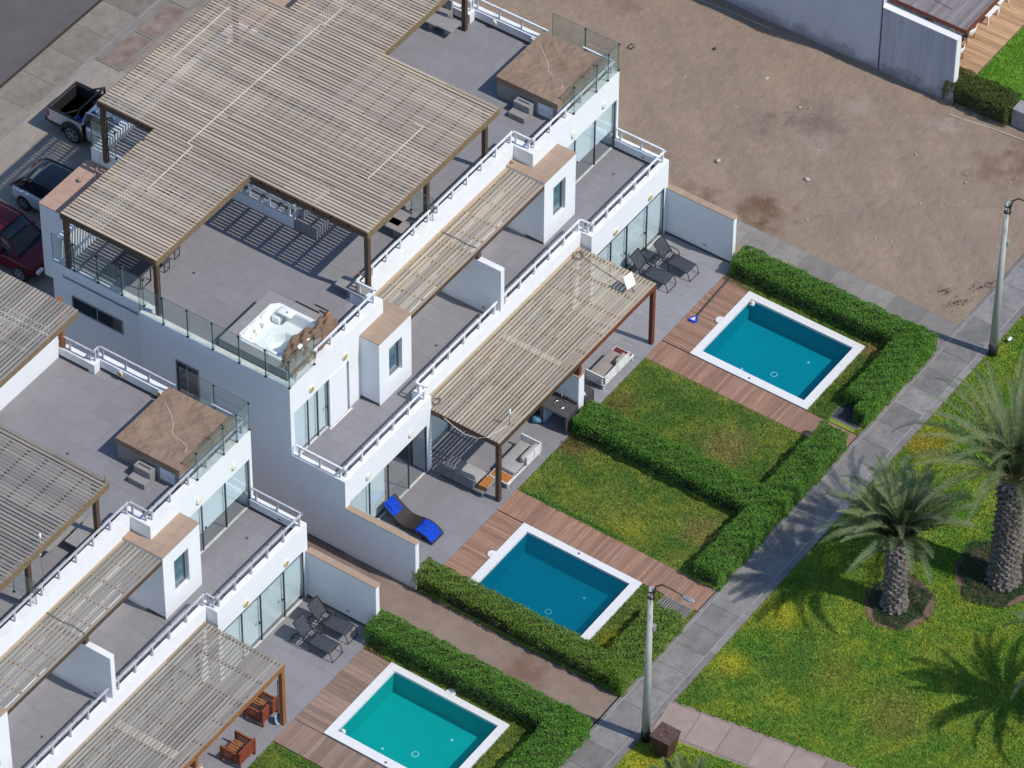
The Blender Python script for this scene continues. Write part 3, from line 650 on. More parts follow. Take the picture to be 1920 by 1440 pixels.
    for (x0, x1, y0, y1) in ((0, 5.08, 0, .22), (14.99, 20, 0, .22), (4.86, 5.08, .22, .455), (14.99, 15.21, .22, .455), (4.86, 15.21, .455, .68), (0, .22, .22, 2.26), (19.78, 20, .22, 2.26)):
        P.box(x0-.004, x1+.004, y0-.004, y1+.004, z, z+.015)
    z = T
    for (x0, x1, y0, y1) in ((0, 5.40, 2.263, 2.56), (14.50, 20, 2.263, 2.56), (5.05, 5.40, 2.56, 3.43), (14.5, 14.85, 2.56, 3.43), (5.40, 14.50, 3.106, 3.43), (0, .27, 2.56, 8.75), (19.73, 20, 2.56, 8.75),
                             (.33, .60, 8.75, 12.57), (19.40, 19.67, 8.75, 12.57), (5.7, 14.3, 15.05, 15.34), (5.7, 6.0, 12.83, 15.05)):
        P.box(x0-.004, x1+.004, y0-.004, y1+.004, z, z+.015)
    if left: P.box(6.856, 7.104, 7.2, 12.2, z, z+.014); P.box(7.104, 9.0, 7.196, 7.444, z, z+.014)
    part(P, 'parapet_top', 'wtop', H)
    # floors
    rt = part(MB().box(.25, 5.10, 2.5, 3.3, ZRF-.05, ZRF-.0083).box(14.8, 19.75, 2.5, 3.3, ZRF-.05, ZRF-.0083).box(.25, 19.75, 3.3, 8.6, ZRF-.05, ZRF-.008).box(.58, 19.42, 8.6, 12.6, ZRF-.05, ZRF-.0081).box(5.99, 14.01, 12.6, 15.06, ZRF-.05, ZRF-.0082), 'terrace_floor', 'grout', H)
    cs = []
    for i in range(27):
        for j in range(10):
            x0, y0 = .27+i*.7345, 2.56+j*.98
            if x0 > 19.5: continue
            x1 = min(x0+.7345, 19.73)
            if j == 0 and x1 > 5.2 and x0 < 14.7: y0 = 3.40
            cs.append((x0, x1, y0, 2.56+(j+1)*.98))
    slabs(rt, 'roof_tile', cs, 'tile', ZRF-.03, ZRF, .004, .0012)
    bt = part(MB().box(.2, 4.9, .2, 3.2, ZF-.06, ZF-.008).box(4.9, 9.95, .6, 3.2, ZF-.06, ZF-.0083).box(15.15, 19.8, .2, 3.2, ZF-.06, ZF-.008).box(10.16, 15.15, .6, 3.2, ZF-.06, ZF-.0083), 'balcony_floor', 'grout', H)
    cs = []
    for a, b in ((.22, 9.95), (10.16, 19.78)):
        n = 13
        for i in range(n):
            for j in range(5):
                xa, xb = a+(b-a)*i/n, a+(b-a)*(i+1)/n; ya, yb = .22+j*.6, .22+j*.6+.6
                if j == 0 and xb > 4.87 and xa < 15.2: ya = .66
                cs.append((xa, xb, ya, yb))
    slabs(bt, 'balcony_tile', cs, 'tile', ZF-.03, ZF, .004, .0012)
    # skirting along the parapets
    K = MB()
    K.box(.27, .285, 2.56, 8.48, ZRF, ZRF+.10); K.box(19.715, 19.73, 2.56, 8.48, ZRF, ZRF+.10); K.box(.6, .615, 8.75, 12.57, ZRF, ZRF+.1); K.box(19.385, 19.40, 8.75, 12.57, ZRF, ZRF+.1)
    K.box(.285, 5.05, 2.56, 2.575, ZRF, ZRF+.1); K.box(14.85, 19.715, 2.56, 2.575, ZRF, ZRF+.1); K.box(5.40, 14.5, 3.43, 3.445, ZRF, ZRF+.1)
    K.box(19.765, 19.78, .22, 2.263, ZF, ZF+.09); K.box(.22, .235, .22, 2.263, ZF, ZF+.09)
    for a, b in ((.235, 4.86), (15.21, 19.765)): K.box(a, b, .22, .235, ZF, ZF+.09)
    for a in (4.018, 14.053): K.box(a-.012, a, 1.446, 2.25, ZF, ZF+.09)
    for a in (5.916, 16.036): K.box(a, a+.012, 1.446, 2.25, ZF, ZF+.09)
    for a, b in ((5.0, 9.95), (10.16, 15.0)): K.box(a, b, .68, .695, ZF, ZF+.09)
    K.box(19.885, 19.90, -2.93, 0, 0, .09); K.box(9.885, 9.90, -2.93, .455, 0, .09)
    part(K, 'skirting', 'counter', H)
    # tan caps: bays, patio walls, party walls
    for a, b in ((4.018, 5.916), (14.053, 16.036)):
        cap_tiles(H, a-.015, b+.015, 1.43, 2.262, 6.084, 4, 2, 'tan')
    cap_tiles(H, 5.402, 5.93, 2.263, 3.105, 6.084, 1, 2, 'tan'); cap_tiles(H, 14.038, 14.498, 2.263, 3.105, 6.084, 1, 2, 'tan')
    cap_tiles(H, -.03, .235, -2.98, -.003, 2.24, 1, 8, 'tan'); cap_tiles(H, 19.87, 20.15, -2.98, -.003, 2.24, 1, 8, 'tan')
    cap_tiles(H, 9.88, 10.26, -2.97, -2.0, 2.23, 1, 2, 'tan'); part(MB().box(9.94, 10.17, .45, 1.5, 5.50, 5.515), 'wall_cap', 'wtop', H)
    for a, b in ((2.9, 5.7), (14.3, 17.1)): cap_tiles(H, a-.02, b-.003, 12.835, 15.52, 6.084, 6, 6, 'terra')
    # doors and windows
    sliding_door(H, .24, 4.80, .05, 0.0, 2.36, (1.45, 2.55, 3.75), None)
    part(MB().box(.3, 2.5, .18, .188, .10, 2.3), 'blind', 'blind', H)
    sliding_door(H, 15.22, 19.76, .03, 0.0, 2.33, (16.3, 17.35, 18.66), .12, handle=(17.2, 18.5))
    sliding_door(H, 5.5, 9.7, .55, 0.0, 2.36, (6.9, 8.3), .1); sliding_door(H, 10.3, 14.5, .55, 0.0, 2.36, (11.7, 13.1), .1)
    sliding_door(H, .2, 2.19, 2.33, ZF, 5.43, (1.05, 1.60), .06, handle=(2.1,))
    sliding_door(H, 16.4, 19.88, 2.35, ZF, 5.43, (17.30, 18.60), .75, handle=(17.42,))
    part(MB().box(2.195, 3.195, 2.235, 2.2625, ZF+.03, 5.47), 'sliding_shutter', 'stucco', H)
    part(MB().box(2.1, 3.4, 2.15, 2.23, ZF, ZF+.012), 'door_track', 'alu', H)
    part(MB().box(3.2, 3.36, 2.6, 2.7, ZF, 5.43), 'recess_panel', 'stucco', H)
    for a in (4.018, 14.053):
        wn = part(MB().box(a+.575, a+1.345, 1.60, 1.62, 3.87, 5.43), 'window', 'glass_win', H)
        f = MB()
        for x in (a+.58, a+1.30): f.box(x, x+.04, 1.57, 1.65, 3.87, 5.43)
        f.box(a+.62, a+1.30, 1.572, 1.648, 3.872, 3.912).box(a+.62, a+1.30, 1.572, 1.648, 5.39, 5.428); part(f, 'window_frame', 'alug', wn)
        part(MB().box(a+.575, a+1.345, 1.66, 1.70, 3.87, 5.43), 'reflection_panel', 'win_reflect', wn)  # backing panel, painted with the reflection seen in the glass
        part(MB().box(a+.55, a+1.37, 1.425, 1.60, 3.82, 3.868), 'sill', 'stucco', wn)
    # windows in the shaded side wall
    for x, y0, y1, z0, z1 in ((.33, 9.78, 12.02, 4.86, 5.50), (0, 6.21, 7.2, 3.85, 5.38)):
        if not left: continue
        wn = part(MB().box(x-.012, x-.004, y0, y1, z0, z1), 'window', 'dark_glass', H)
        f = MB(); yc = (y0+y1)/2
        for y in (y0, yc-.02, y1-.04): f.box(x-.03, x-.002, y, y+.04, z0, z1)
        f.box(x-.031, x-.0025, y0, y1, z0, z0+.04).box(x-.031, x-.0025, y0, y1, z1-.04, z1); part(f, 'window_frame', 'alug', wn)
        part(MB().box(x-.06, x-.001, y0-.03, y1+.03, z0-.05, z0), 'sill', 'stucco', wn)
    # railings
    zb, zr = ZB, ZR
    railing(H, [(.10, 2.14), (.10, .12), (4.95, .12), (4.95, .575), (9.86, .575)], zb, rail)
    railing(H, [(10.25, .575), (15.10, .575), (15.10, .12), (19.89, .12), (19.89, 2.2)], zb, rail)
    railing(H, [(1.60, 2.42), (5.20, 2.42), (5.20, 3.26), (9.6, 3.26)], zr, rail)
    railing(H, [(9.9, 3.26), (14.66, 3.26), (14.66, 2.42), (19.86, 2.42), (19.86, 3.75)], zr, rail)
    railing(H, [(19.86, 5.35), (19.86, 8.60), (19.53, 8.60), (19.53, 12.4)], zr, rail)
    if left: railing(H, [(6.98, 12.0), (6.98, 7.32), (8.9, 7.32)], zr)
    # glass balustrades
    zg = ZR
    if left:
        glass_run(H, [(.03, y) for y in (8.73, 7.69, 6.63, 5.55, 4.42, 3.29, 2.285)], zg, 1.31, (1, 0))
        glass_run(H, [(.03, 2.285), (1.45, 2.285)], zg, 1.31)
        glass_run(H, [(.36, y) for y in (12.8, 11.85, 10.8, 9.75, 8.78)], zg, 1.31, (1, 0))
        glass_run(H, [(5.73, 15.31), (5.73, 14.2)], zg, 1.31); glass_run(H, [(5.75, 15.31), (7.2, 15.31)], zg, 1.31)
    glass_run(H, [(19.98, 5.21), (19.98, 3.76), (19.98, 2.285)], zg, 1.31, (-1, 0))
    glass_run(H, [(19.98, 2.285), (19.29, 2.285), (18.55, 2.285), (17.10, 2.285)], zg, 1.31, (0, 1))
    glass_run(H, [(9.62, 3.14), (9.62, 4.1)], zg, 1.1)
    # lamps
    for x in (1.19, 3.12): wall_lamp(H, x, 2.263, 5.81)
    for x in (17.04, 19.0): wall_lamp(H, x, 2.263, 5.80, False)
    for x in (1.29, 3.80): wall_lamp(H, x, 0, 2.75, False)
    for x in (16.51, 18.78): wall_lamp(H, x, 0, 2.64)
    for y in (5.9, 7.6): wall_lamp(H, 19.73, y, 6.57, dx < -1, (-1, 0))
    for (x, y, z_) in ((3.05, 8.72, ZRF), (15.9, 6.9, ZRF), (7.6, 1.6, ZF), (18.6, 1.5, ZF)): part(MB().cyl(x, y, z_-.005, z_+.006, .055, 14), 'floor_outlet', 'drain', H)
    # electrical covers
    for (x, y, z_, s) in ((9.945, 1.2, 3.35, 'x'), (19.895, -1.75, .33, 'x'), (19.775, 1.0, 3.32, 'x')):
        part(MB().box(x-.008, x, y-.06, y+.06, z_-.035, z_+.035), 'socket_cover', 'alug', H)
    return H
HA = house(0, 0, 'white two-storey twin house with an open hot tub on its roof terrace')
HB = house(-22.3, -.07, 'white two-storey twin house behind the turquoise pool at the lower left', 'railg', left=False)

# ------------------------------------------------------------------ pergolas
SLAT_ME = {}
def slat(parent, x, y, z, w_, l_, t_, mat):
    k = (round(w_, 3), round(l_, 2), t_, mat)
    if k not in SLAT_ME: SLAT_ME[k] = MB().box(-w_/2, w_/2, -l_/2, l_/2, -t_, 0).mesh('slat', mat)
    o = obj('slat', SLAT_ME[k], parent, (x, y, z+R.uniform(-.004, .004))); o.rotation_euler = (R.gauss(0, .0012), R.gauss(0, .012), R.gauss(0, .0011)); return o
def slat_x(parent, x, y, z, w_, l_, t_, mat):
    k = (round(w_, 3), round(l_, 2), t_, mat, 'x')
    if k not in SLAT_ME: SLAT_ME[k] = MB().box(-l_/2, l_/2, -w_/2, w_/2, -t_, 0).mesh('slat', mat)
    o = obj('slat', SLAT_ME[k], parent, (x, y, z+R.uniform(-.004, .004))); o.rotation_euler = (R.gauss(0, .012), R.gauss(0, .0012), R.gauss(0, .0011)); return o
def roof_pergola(dx, dy, label, xa, xb, right=True, mat='slat_y'):
    P = thing('roof_pergola', label, 'pergola', (dx, dy, ZRF), 0, 'slatted roof pergolas')
    z = 9.35-ZRF; pitch = .1515
    x = .36
    def spans(x):
        if x < 5.55: return [(8.07, 12.24)]
        if x > 13.40: return [(8.02, 12.24)] if right else []
        return [(2.99, 14.78)]
    while x < 19.15:
        if xa < x < xb:
            for (a, b) in spans(x):
                cuts = [a]
                if b-a > 6:
                    m = R.choice((5.24, 5.99, 6.74)); cuts += [m, m+R.choice((3.75, 4.5, 5.25))]
                elif R.random() < .4: cuts += [R.choice((9.6, 10.35))]
                cuts.append(b)
                for c0, c1 in zip(cuts[:-1], cuts[1:]):
                    slat(P, x+R.uniform(-.004, .004), (c0+c1)/2, z, .104, c1-c0-.006, .022, mat)
        x += pitch
    # joists along x under the slats
    J = MB(); y = 3.05; zt = z-.028
    while y < 14.8:
        s = [(5.55, 13.40)] if y < 8.0 or y > 12.25 else [(.30, 19.18 if right else 13.4)]
        for a, b in s:
            a, b = max(a, xa), min(b, xb)
            if a < b: J.box(a, b, y-.03, y+.03, zt-.10, zt)
        y += .75
    part(J, 'joist', 'beam', P)
    def beam(mat, *segs):
        for (x0, x1, y0, y1) in segs:
            x0, x1 = max(x0, xa), min(x1, xb)
            if x1-x0 > .05: part(MB().box(x0, x1, y0, y1, zt-.25, zt+.02), 'beam', mat, P, bevel=.006)
    beam('beam', (.28, .40, 8.17, 12.14), (5.55, 5.67, 3.08, 7.99), (5.551, 5.67, 12.3, 14.68), (13.30, 13.42, 12.3, 14.68))
    beam('beam_t', (.28, 5.55, 8.05, 8.165), (5.55, 13.42, 2.96, 3.075))
    beam('beam', (.28, 5.55, 12.145, 12.26), (5.55, 13.42, 14.685, 14.80))
    if right: beam('beam', (13.30, 13.42, 3.08, 7.99), (19.06, 19.18, 8.11, 12.14), (13.42, 19.18, 12.145, 12.26)); beam('beam_t', (13.42, 19.18, 8.0, 8.105))
    else: beam('beam', (13.30, 13.42, 3.08, 12.2))
    posts = [(5.64, 3.07, 0), (9.75, 3.52, 0), (13.30, 3.52, 0), (.36, 8.14, .45), (.42, 12.12, .45), (5.64, 14.6, .2), (13.3, 14.6, .2)]
    if right: posts.append((19.03, 8.45, 0))
    for (px, py, pz) in posts:
        if xa < px < xb: part(MB().box(px-.085, px+.085, py-.085, py+.085, pz, zt-.252), 'post', 'beam', P, bevel=.008)
    return P
PA = roof_pergola(0, 0, 'huge L-cornered grey slatted pergola covering the roof terrace of the house with the open tub', -1, 21)
PB = roof_pergola(-22.3, -.07, 'grey slatted roof pergola cut by the left edge, beside the square covered tub', 6.9, 14.0, False, 'slat_yg')
# pale battens lying across the big pergola
bt = MB(); zt_ = 9.375
def batten(x0, y0, x1, y1, w_=.045):
    o = part(MB().bar((x0, y0, 9.39-ZRF), (x1, y1, 9.39-ZRF), w_*.75, .02), 'batten', 'batten', PA); return o
batten(8.85, 13.96, 12.25, 14.0); batten(5.60, 10.80, 13.35, 10.77); batten(2.88, 10.48, 5.56, 10.56); batten(7.72, 4.58, 11.10, 4.58); batten(13.42, 10.66, 14.5, 10.66)
batten(9.44, 13.95, 9.39, 6.9, .03); batten(5.58, 10.56, 5.60, 10.80); batten(13.35, 10.77, 13.42, 10.66)
for x0, y0, y1 in ((3.2, 9.7, 10.3), (3.35, 9.1, 9.9), (7.4, 12.0, 12.8), (7.25, 11.2, 12.1), (11.0, 4.58, 4.95), (7.75, 4.58, 5.0)):
    batten(x0, y0, x0, y1, .05)

def lower_pergola(dx, dy, label, mat, xa=0, beams=('beam', 'beam_r')):
    P = thing('patio_pergola', label, 'pergola', (dx, dy, 0), 0, 'patio pergolas')
    z = 2.95; x0, x1 = 5.04, 14.85; y0, y1 = -2.92, .42
    n = 23; joints = [x0+(x1-x0)*k/9 for k in range(10)]
    for i in range(n):
        y = y1-.06-(y1-y0-.12)*i/(n-1)
        c = [x0, joints[R.choice((2, 3))]+.02, joints[R.choice((5, 6))]+.02, joints[R.choice((7, 8))]+.02, x1]
        for a, b in zip(c[:-1], c[1:]):
            if b < xa: continue
            slat_x(P, (a+b)/2, y+R.uniform(-.004, .004), z, .101, b-a-.006, .022, mat)
    J = MB()
    for x in joints[1:-1]:
        if x > xa: J.box(x-.03, x+.03, y0+.12, y1, z-.13, z-.026)
    J.box(x1-.12, x1-.05, y0+.12, y1, z-.13, z-.026)
    part(J, 'joist', 'beam_t', P)
    part(MB().box(x0, 9.98, y0, y0+.10, z-.24, z-.027), 'beam', beams[0], P, bevel=.006)
    part(MB().box(9.985, x1, y0, y0+.10, z-.24, z-.027), 'beam', beams[1], P, bevel=.006)
    part(MB().box(x0, x0+.09, y0+.10, y1, z-.24, z-.027), 'beam', 'beam', P, bevel=.006)
    part(MB().box(x0+.09, x1, y1-.03, y1+.03, z-.16, z+.005), 'ledger', 'ply', P)
    for px, mt in ((5.12, beams[0]), (14.75, beams[1])):
        part(MB().box(px-.085, px+.085, y0+.005, y0+.165, 0, z-.245), 'post', mt, P, bevel=.008)
    part(MB().box(9.96, 10.12, y0+.01, y0+.15, 2.255, z-.245), 'post', beams[1], P)
    return P
LA = lower_pergola(0, 0, 'tan slatted patio pergola with a red-brown half beam, over the sofas and the sink', 'slat_x')
LB = lower_pergola(-22.3, -.05, 'grey slatted patio pergola with orange-brown beam, over the red wooden armchairs', 'slat_g', 0, ('beam_o', 'beam_o'))
def upper_pergola(dx, dy, label, mat, xa=0):
    P = thing('balcony_pergola', label, 'pergola', (dx, dy, ZF), 0, 'balcony pergolas')
    z = 6.02-ZF; x0, x1 = 5.94, 14.03; n = 10; js = [x0+(x1-x0)*k/9 for k in range(10)]
    for i in range(n):
        y = 1.50+(3.0-1.50)*i/(n-1)
        c = [x0, js[R.choice((2, 3, 4))]+.02, js[R.choice((6, 7))]+.02, x1]
        for a, b in zip(c[:-1], c[1:]): slat_x(P, (a+b)/2, y+R.uniform(-.004, .004), z, .114, b-a-.006, .022, mat)
    J = MB()
    for x in js[1:-1]: J.box(x-.03, x+.03, 1.55, 3.0, z-.12, z-.026)
    part(J, 'joist', 'ply', P)
    part(MB().box(x0, x1, 1.44, 1.53, z-.22, z-.027), 'beam', 'beam', P, bevel=.006)
    part(MB().box(x0, x1, 3.02, 3.10, z-.16, z+.01), 'ledger', 'ply', P)
    part(MB().box(9.96, 10.14, 1.45, 1.60, 5.53-ZF, z-.222), 'post', 'beam', P)
    return P
UA = upper_pergola(0, 0, 'narrow tan slatted pergola over the balcony between the two window bays', 'slat_x')
UB = upper_pergola(-22.3, -.05, 'narrow grey slatted pergola over the balcony at the lower left of the photo', 'slat_g')
# cross-slatted pergola at the back of the left-hand roof
P = thing('roof_pergola', 'grey pergola with slats along the street, behind the tiled roof at the left edge', 'pergola', (-22.3, 0, ZRF), 0, 'slatted roof pergolas')
for i in range(24):
    y = 8.82+i*.150
    for a, b in ((11.0, 13.6), (13.6, 16.5), (16.5, 19.22)): slat_x(P, (a+b)/2, y, 9.30-ZRF, .105, b-a-.008, .024, 'slat_g')
J = MB()
for k in range(12): J.box(11.3+k*.7, 11.36+k*.7, 8.9, 12.2, 9.14-ZRF, 9.27-ZRF)
part(J, 'joist', 'beam', P)
part(MB().box(11, 19.18, 8.76, 8.88, 9.02-ZRF, 9.275-ZRF), 'beam', 'beam_t', P); part(MB().box(19.1, 19.2, 8.88, 12.3, 9.02-ZRF, 9.275-ZRF), 'beam', 'beam', P)
part(MB().box(19.43, 19.60, 9.78, 9.95, .45, 9.02-ZRF), 'post', 'beam_o', P)
part(MB().box(11.0, 15.3, 9.95, 10.15, 0, 1.15).box(16.1, 19.4, 9.95, 10.15, 0, 1.15).box(15.3, 16.1, 9.95, 10.15, .75, 1.15), 'stair_wall', 'stucco', P)
part(MB().box(15.3, 16.1, 10.12, 10.16, 0, .75), 'dark_opening', 'dark_in', P)

# ------------------------------------------------------------------ pools, decks, grates
def deck(label_name, regs, mat_x, mat_y, wd):
    """regs: (x0,x1,y0,y1,'x'|'y') plank direction"""
    mb = MB()
    for r in regs: mb.box(*r[:4], -.28, -.024)
    D = structure(label_name, mb, 'soil')
    for (x0, x1, y0, y1, ax) in regs:
        L0, L1 = (y0, y1) if ax == 'x' else (x0, x1)
        n = max(1, round((L1-L0)/wd)); st = (L1-L0)/n
        for i in range(n):
            a = L0+i*st
            if ax == 'x': slabs(D, 'deck_plank', [(x0, x1, a, a+st)], mat_x, -.03, 0.0, .008, .002)
            else: slabs(D, 'deck_plank', [(a, a+st, y0, y1)], mat_y, -.03, 0.0, .008, .002)
    return D
deck('pool_deck', [(15.12, 19.30, -4.27, -3.06, 'y'), (14.0, 15.08, -11.42, -3.06, 'x')], 'deck_x', 'deck_y', .121)
deck('pool_deck', [(0.90, 4.70, -4.20, -3.06, 'y'), (4.74, 5.94, -11.42, -3.06, 'x'), (0.90, 5.94, -11.42, -11.42+.0001, 'x')][:2], 'deck_x', 'deck_y', .121)
deck('pool_deck', [(-7.15, -3.25, -4.24, -3.06, 'y'), (-8.36, -7.17, -11.42, -3.06, 'x')], 'deckb_x', 'deckb_y', .205)

def pool(label, co, wi, basin, water, skim, light, extra, depth=.95, cloudy=False):
    x0, x1, y0, y1 = co; a0, a1, b0, b1 = wi
    Pl = thing('swimming_pool', label, 'pool', ((x0+x1)/2, (y0+y1)/2, 0), 0, 'swimming pools of the terraced houses')
    ox, oy = (x0+x1)/2, (y0+y1)/2
    def part_(mb, *a, **k):
        mb.v = [(v[0]-ox, v[1]-oy, v[2]) for v in mb.v]; return part(mb, *a, **k)
    # coping stones, each one a piece
    st = .62
    def run(xa, xb, ya, yb, ax):
        L0, L1 = (xa, xb) if ax == 'x' else (ya, yb); n = max(1, round((L1-L0)/st)); s = (L1-L0)/n
        for i in range(n):
            c = (L0+i*s, L0+(i+1)*s)
            q = (c[0], c[1], ya, yb) if ax == 'x' else (xa, xb, c[0], c[1])
            slabs(Pl, 'coping_stone', [(q[0]-ox, q[1]-ox, q[2]-oy, q[3]-oy)], 'coping', -.06, .05, .003, .0015)
    run(x0, x1, b1, y1, 'x'); run(x0, x1, y0, b0, 'x'); run(x0, a0, b0, b1, 'y'); run(a1, x1, b0, b1, 'y')
    B = MB()
    e = .02
    B.box(a0-.2, a0-e, b0-.2, b1+.2, -depth-.2, -.005); B.box(a1+e, a1+.2, b0-.2, b1+.2, -depth-.2, -.005)
    B.box(a0-e, a1+e, b0-.2, b0-e, -depth-.2, -.005); B.box(a0-e, a1+e, b1+e, b1+.2, -depth-.2, -.005)
    B.box(a0-e, a1+e, b0-e, b1+e, -depth-.2, -depth)
    part_(B, 'basin', basin, Pl)
    part_(MB().box(a0-e-.003, a1+e+.003, b0-.012, b0-e+.002, -.03, -.004), 'coping_joint', 'grout', Pl)
    wt = MB(); wt.add([(a0-.019, b0-.019, -.075), (a1+.019, b0-.019, -.075), (a1+.019, b1+.019, -.075), (a0-.019, b1+.019, -.075)], [(0, 1, 2, 3)])
    part_(wt, 'water', water, Pl)
    for (sx, sy) in skim:
        k = part_(MB().cyl(sx, sy, .0, .054, .17, 28), 'skimmer_collar', 'coping', Pl)
        part_(MB().cyl(sx, sy, .05, .060, .115, 24), 'skimmer_lid', 'alu', k)
        part_(MB().cyl(sx, sy, .055, .064, .012, 8), 'lid_knob', 'alug', k)
    for (sx, sy) in light: part_(MB().cyl(sx, sy, .045, .056, .045, 14), 'socket_lid', 'drain', Pl)
    cx, cy = (a0+a1)/2, (b0+b1)/2
    rg = MB(); n = 20
    rg.rings([[(cx-.3+math.cos(t*2*math.pi/n)*r_, cy-.1+math.sin(t*2*math.pi/n)*r_, -depth+z_) for t in range(n)] for r_, z_ in ((.13, .003), (.13, .012), (.10, .012), (.10, .003))], False, False)
    part_(rg, 'floor_drain', 'white', Pl)
    for (fx, fy) in ((a0+.9, b1-1.2), (a1-.7, b0+1.4)): part_(MB().cyl(fx, fy, -depth, -depth+.01, .05, 12), 'floor_inlet', 'white', Pl)
    return Pl
pool('blue swimming pool between the brown deck and the hedge beside the sand lot', (15.10, 19.04, -9.27, -4.28), (15.44, 18.72, -8.95, -4.56), 'basin1', 'water1', [(17.16, -4.24)], [(15.25, -6.74)], None)
pool('deep blue swimming pool beside the sandy alley, with a lamp post in front of it', (0.90, 4.72, -9.18, -4.21), (1.15, 4.43, -8.85, -4.54), 'basin2', 'water2', [(2.85, -4.17)], [(4.60, -6.61)], None)
pool('bright turquoise swimming pool at the bottom of the photo', (-7.13, -3.24, -9.17, -4.26), (-6.78, -3.51, -8.87, -4.58), 'basin3', 'water3', [(-3.21, -6.71)], [(-7.0, -6.74)], None)
# dosing floats at the pool corners
def float_(x, y, z, lab):
    t = thing('pool_float', lab, 'float', (x, y, z), 0, 'white pool floats')
    part(MB().cyl(0, 0, -.05, .05, .09, 16), 'float_body', 'white', t, bevel=.01); part(MB().cyl(0, 0, .05, .11, .045, 12), 'cap', 'white', t)
    b = MB(); b.bar((-.16, .03, .04), (.05, .03, .04), .03, .03); b.bar((-.05, .16, .06), (-.05, -.05, .06), .03, .03); part(b, 'hose_grip', 'alug', t); return t
float_(18.63, -4.68, -.06, 'white float in the far corner of the pool beside the sand lot')
float_(-6.66, -4.72, -.06, 'white float in the corner of the turquoise pool')
def grate(label, x0, x1, y0, y1, slatmat, n, frame):
    G = thing('drain_grate', label, 'grate', (x0, y0, 0), 0, 'drain grates')
    W_, L_ = x1-x0, y1-y0
    part(MB().box(-.06, W_+.06, -.06, L_+.06, -.05, .010), 'surround', frame, G)
    part(MB().box(0, W_, 0, L_, .010, .014), 'pit', 'drain', G)
    s = L_/n; me = MB().box(0, W_, 0, s*.52, .014, .040).mesh('slat', slatmat)
    for i in range(n): obj('slat', me, G, (0, i*s+s*.2, R.uniform(-.002, .002)))
    return G
grate('dark grey drain grate at the hedge end by the deck of the far pool', 15.36, 16.40, -11.25, -10.18, 'fabric_dark', 11, 'path')
grate('pale slatted drain grate between hedge and deck near the lamp post', 3.62, 4.68, -11.25, -10.15, 'walk', 12, 'walk')

# ------------------------------------------------------------------ garden furniture
def lounger(label, x, y, rz):
    L = thing('sun_lounger', label, 'sun lounger', (x, y, 0), rz, 'dark mesh sun loungers')
    hw = .29; zs = .36; y1 = 1.20; back = (1.20+.46, zs+.60)
    f = MB()
    for s in (-1, 1):
        f.tube([(s*hw, 0, .0), (s*hw, .10, zs-.02), (s*hw, .16, zs), (s*hw, y1, zs)], .017, 6)
        f.tube([(s*hw, y1, zs), (s*hw, back[0], back[1])], .017, 6)
    f.tube([(-hw, 0, .012), (hw, 0, .012)], .015, 6); f.tube([(-hw, .14, zs), (hw, .14, zs)], .015, 6); f.tube([(-hw, y1, zs), (hw, y1, zs)], .015, 6); f.tube([(-hw, back[0], back[1]), (hw, back[0], back[1])], .017, 6)
    part(f, 'frame', 'black', L, smooth=True)
    for s in (-1, 1):
        a = MB().tube([(s*(hw+.05), .92, 0), (s*(hw+.05), .94, .50), (s*(hw+.05), 1.00, .56), (s*(hw+.05), 1.52, .56), (s*(hw+.05), 1.60, .50), (s*(hw+.05), 1.80, .02)], .018, 6)
        a.tube([(s*(hw+.05), .96, zs), (s*(hw-.0), .96, zs)], .014, 6); a.tube([(s*(hw+.05), 1.66, zs-.04), (s*(hw), 1.2, zs)], .014, 6)
        part(a, 'armrest', 'black', L, smooth=True)
    part(MB().tube([(-hw-.05, 1.8, .03), (hw+.05, 1.8, .03)], .014, 6), 'rear_bar', 'black', L)
    g = MB().grid(lambda u, v: (-hw+.012+u*(2*hw-.024), .13+v*(y1-.19), zs+.012-.028*math.sin(math.pi*u)), 6, 6)
    part(g, 'seat_sling', 'fabric_dark', L, True, solid=.008)
    g = MB().grid(lambda u, v: (-hw+.012+u*(2*hw-.024), y1+.05+v*(back[0]-y1-.04)+.03*math.sin(math.pi*u), zs+.045+v*(back[1]-zs-.03)-.02*math.sin(math.pi*u)), 6, 6)
    part(g, 'back_sling', 'fabric_dark', L, True, solid=.008)
    return L
lounger('dark mesh lounger against the side wall, beside the far pool', 18.51, -2.22, math.radians(-2))
lounger('dark mesh lounger partly under the tan pergola slats beside the far pool', 17.55, -1.88, math.radians(2))
lounger('dark mesh lounger beside the white side wall above the turquoise pool', -3.12, -2.55, math.radians(2))
lounger('dark mesh lounger nearer the grey pergola above the turquoise pool', -4.11, -2.63, math.radians(0))
def wave_profile(t):
    """foot to head: (y, z)"""
    pts = [(0, .10), (.22, .27), (.50, .36), (.80, .33), (1.10, .25), (1.35, .25), (1.62, .38), (1.90, .58), (2.12, .76)]
    k = t*(len(pts)-1); i = min(int(k), len(pts)-2); f = k-i
    p0, p1, p2, p3 = pts[max(i-1, 0)], pts[i], pts[i+1], pts[min(i+2, len(pts)-1)]
    return tuple(.5*((2*p1[c])+(-p0[c]+p2[c])*f+(2*p0[c]-5*p1[c]+4*p2[c]-p3[c])*f*f+(-p0[c]+3*p1[c]-3*p2[c]+p3[c])*f**3) for c in (0, 1))
t = thing('wave_lounger', 'dark brown wave-shaped lounger with blue towels beside the white side wall', 'sun lounger', (2.35, -2.20, 0), math.radians(-1))
sh = MB()
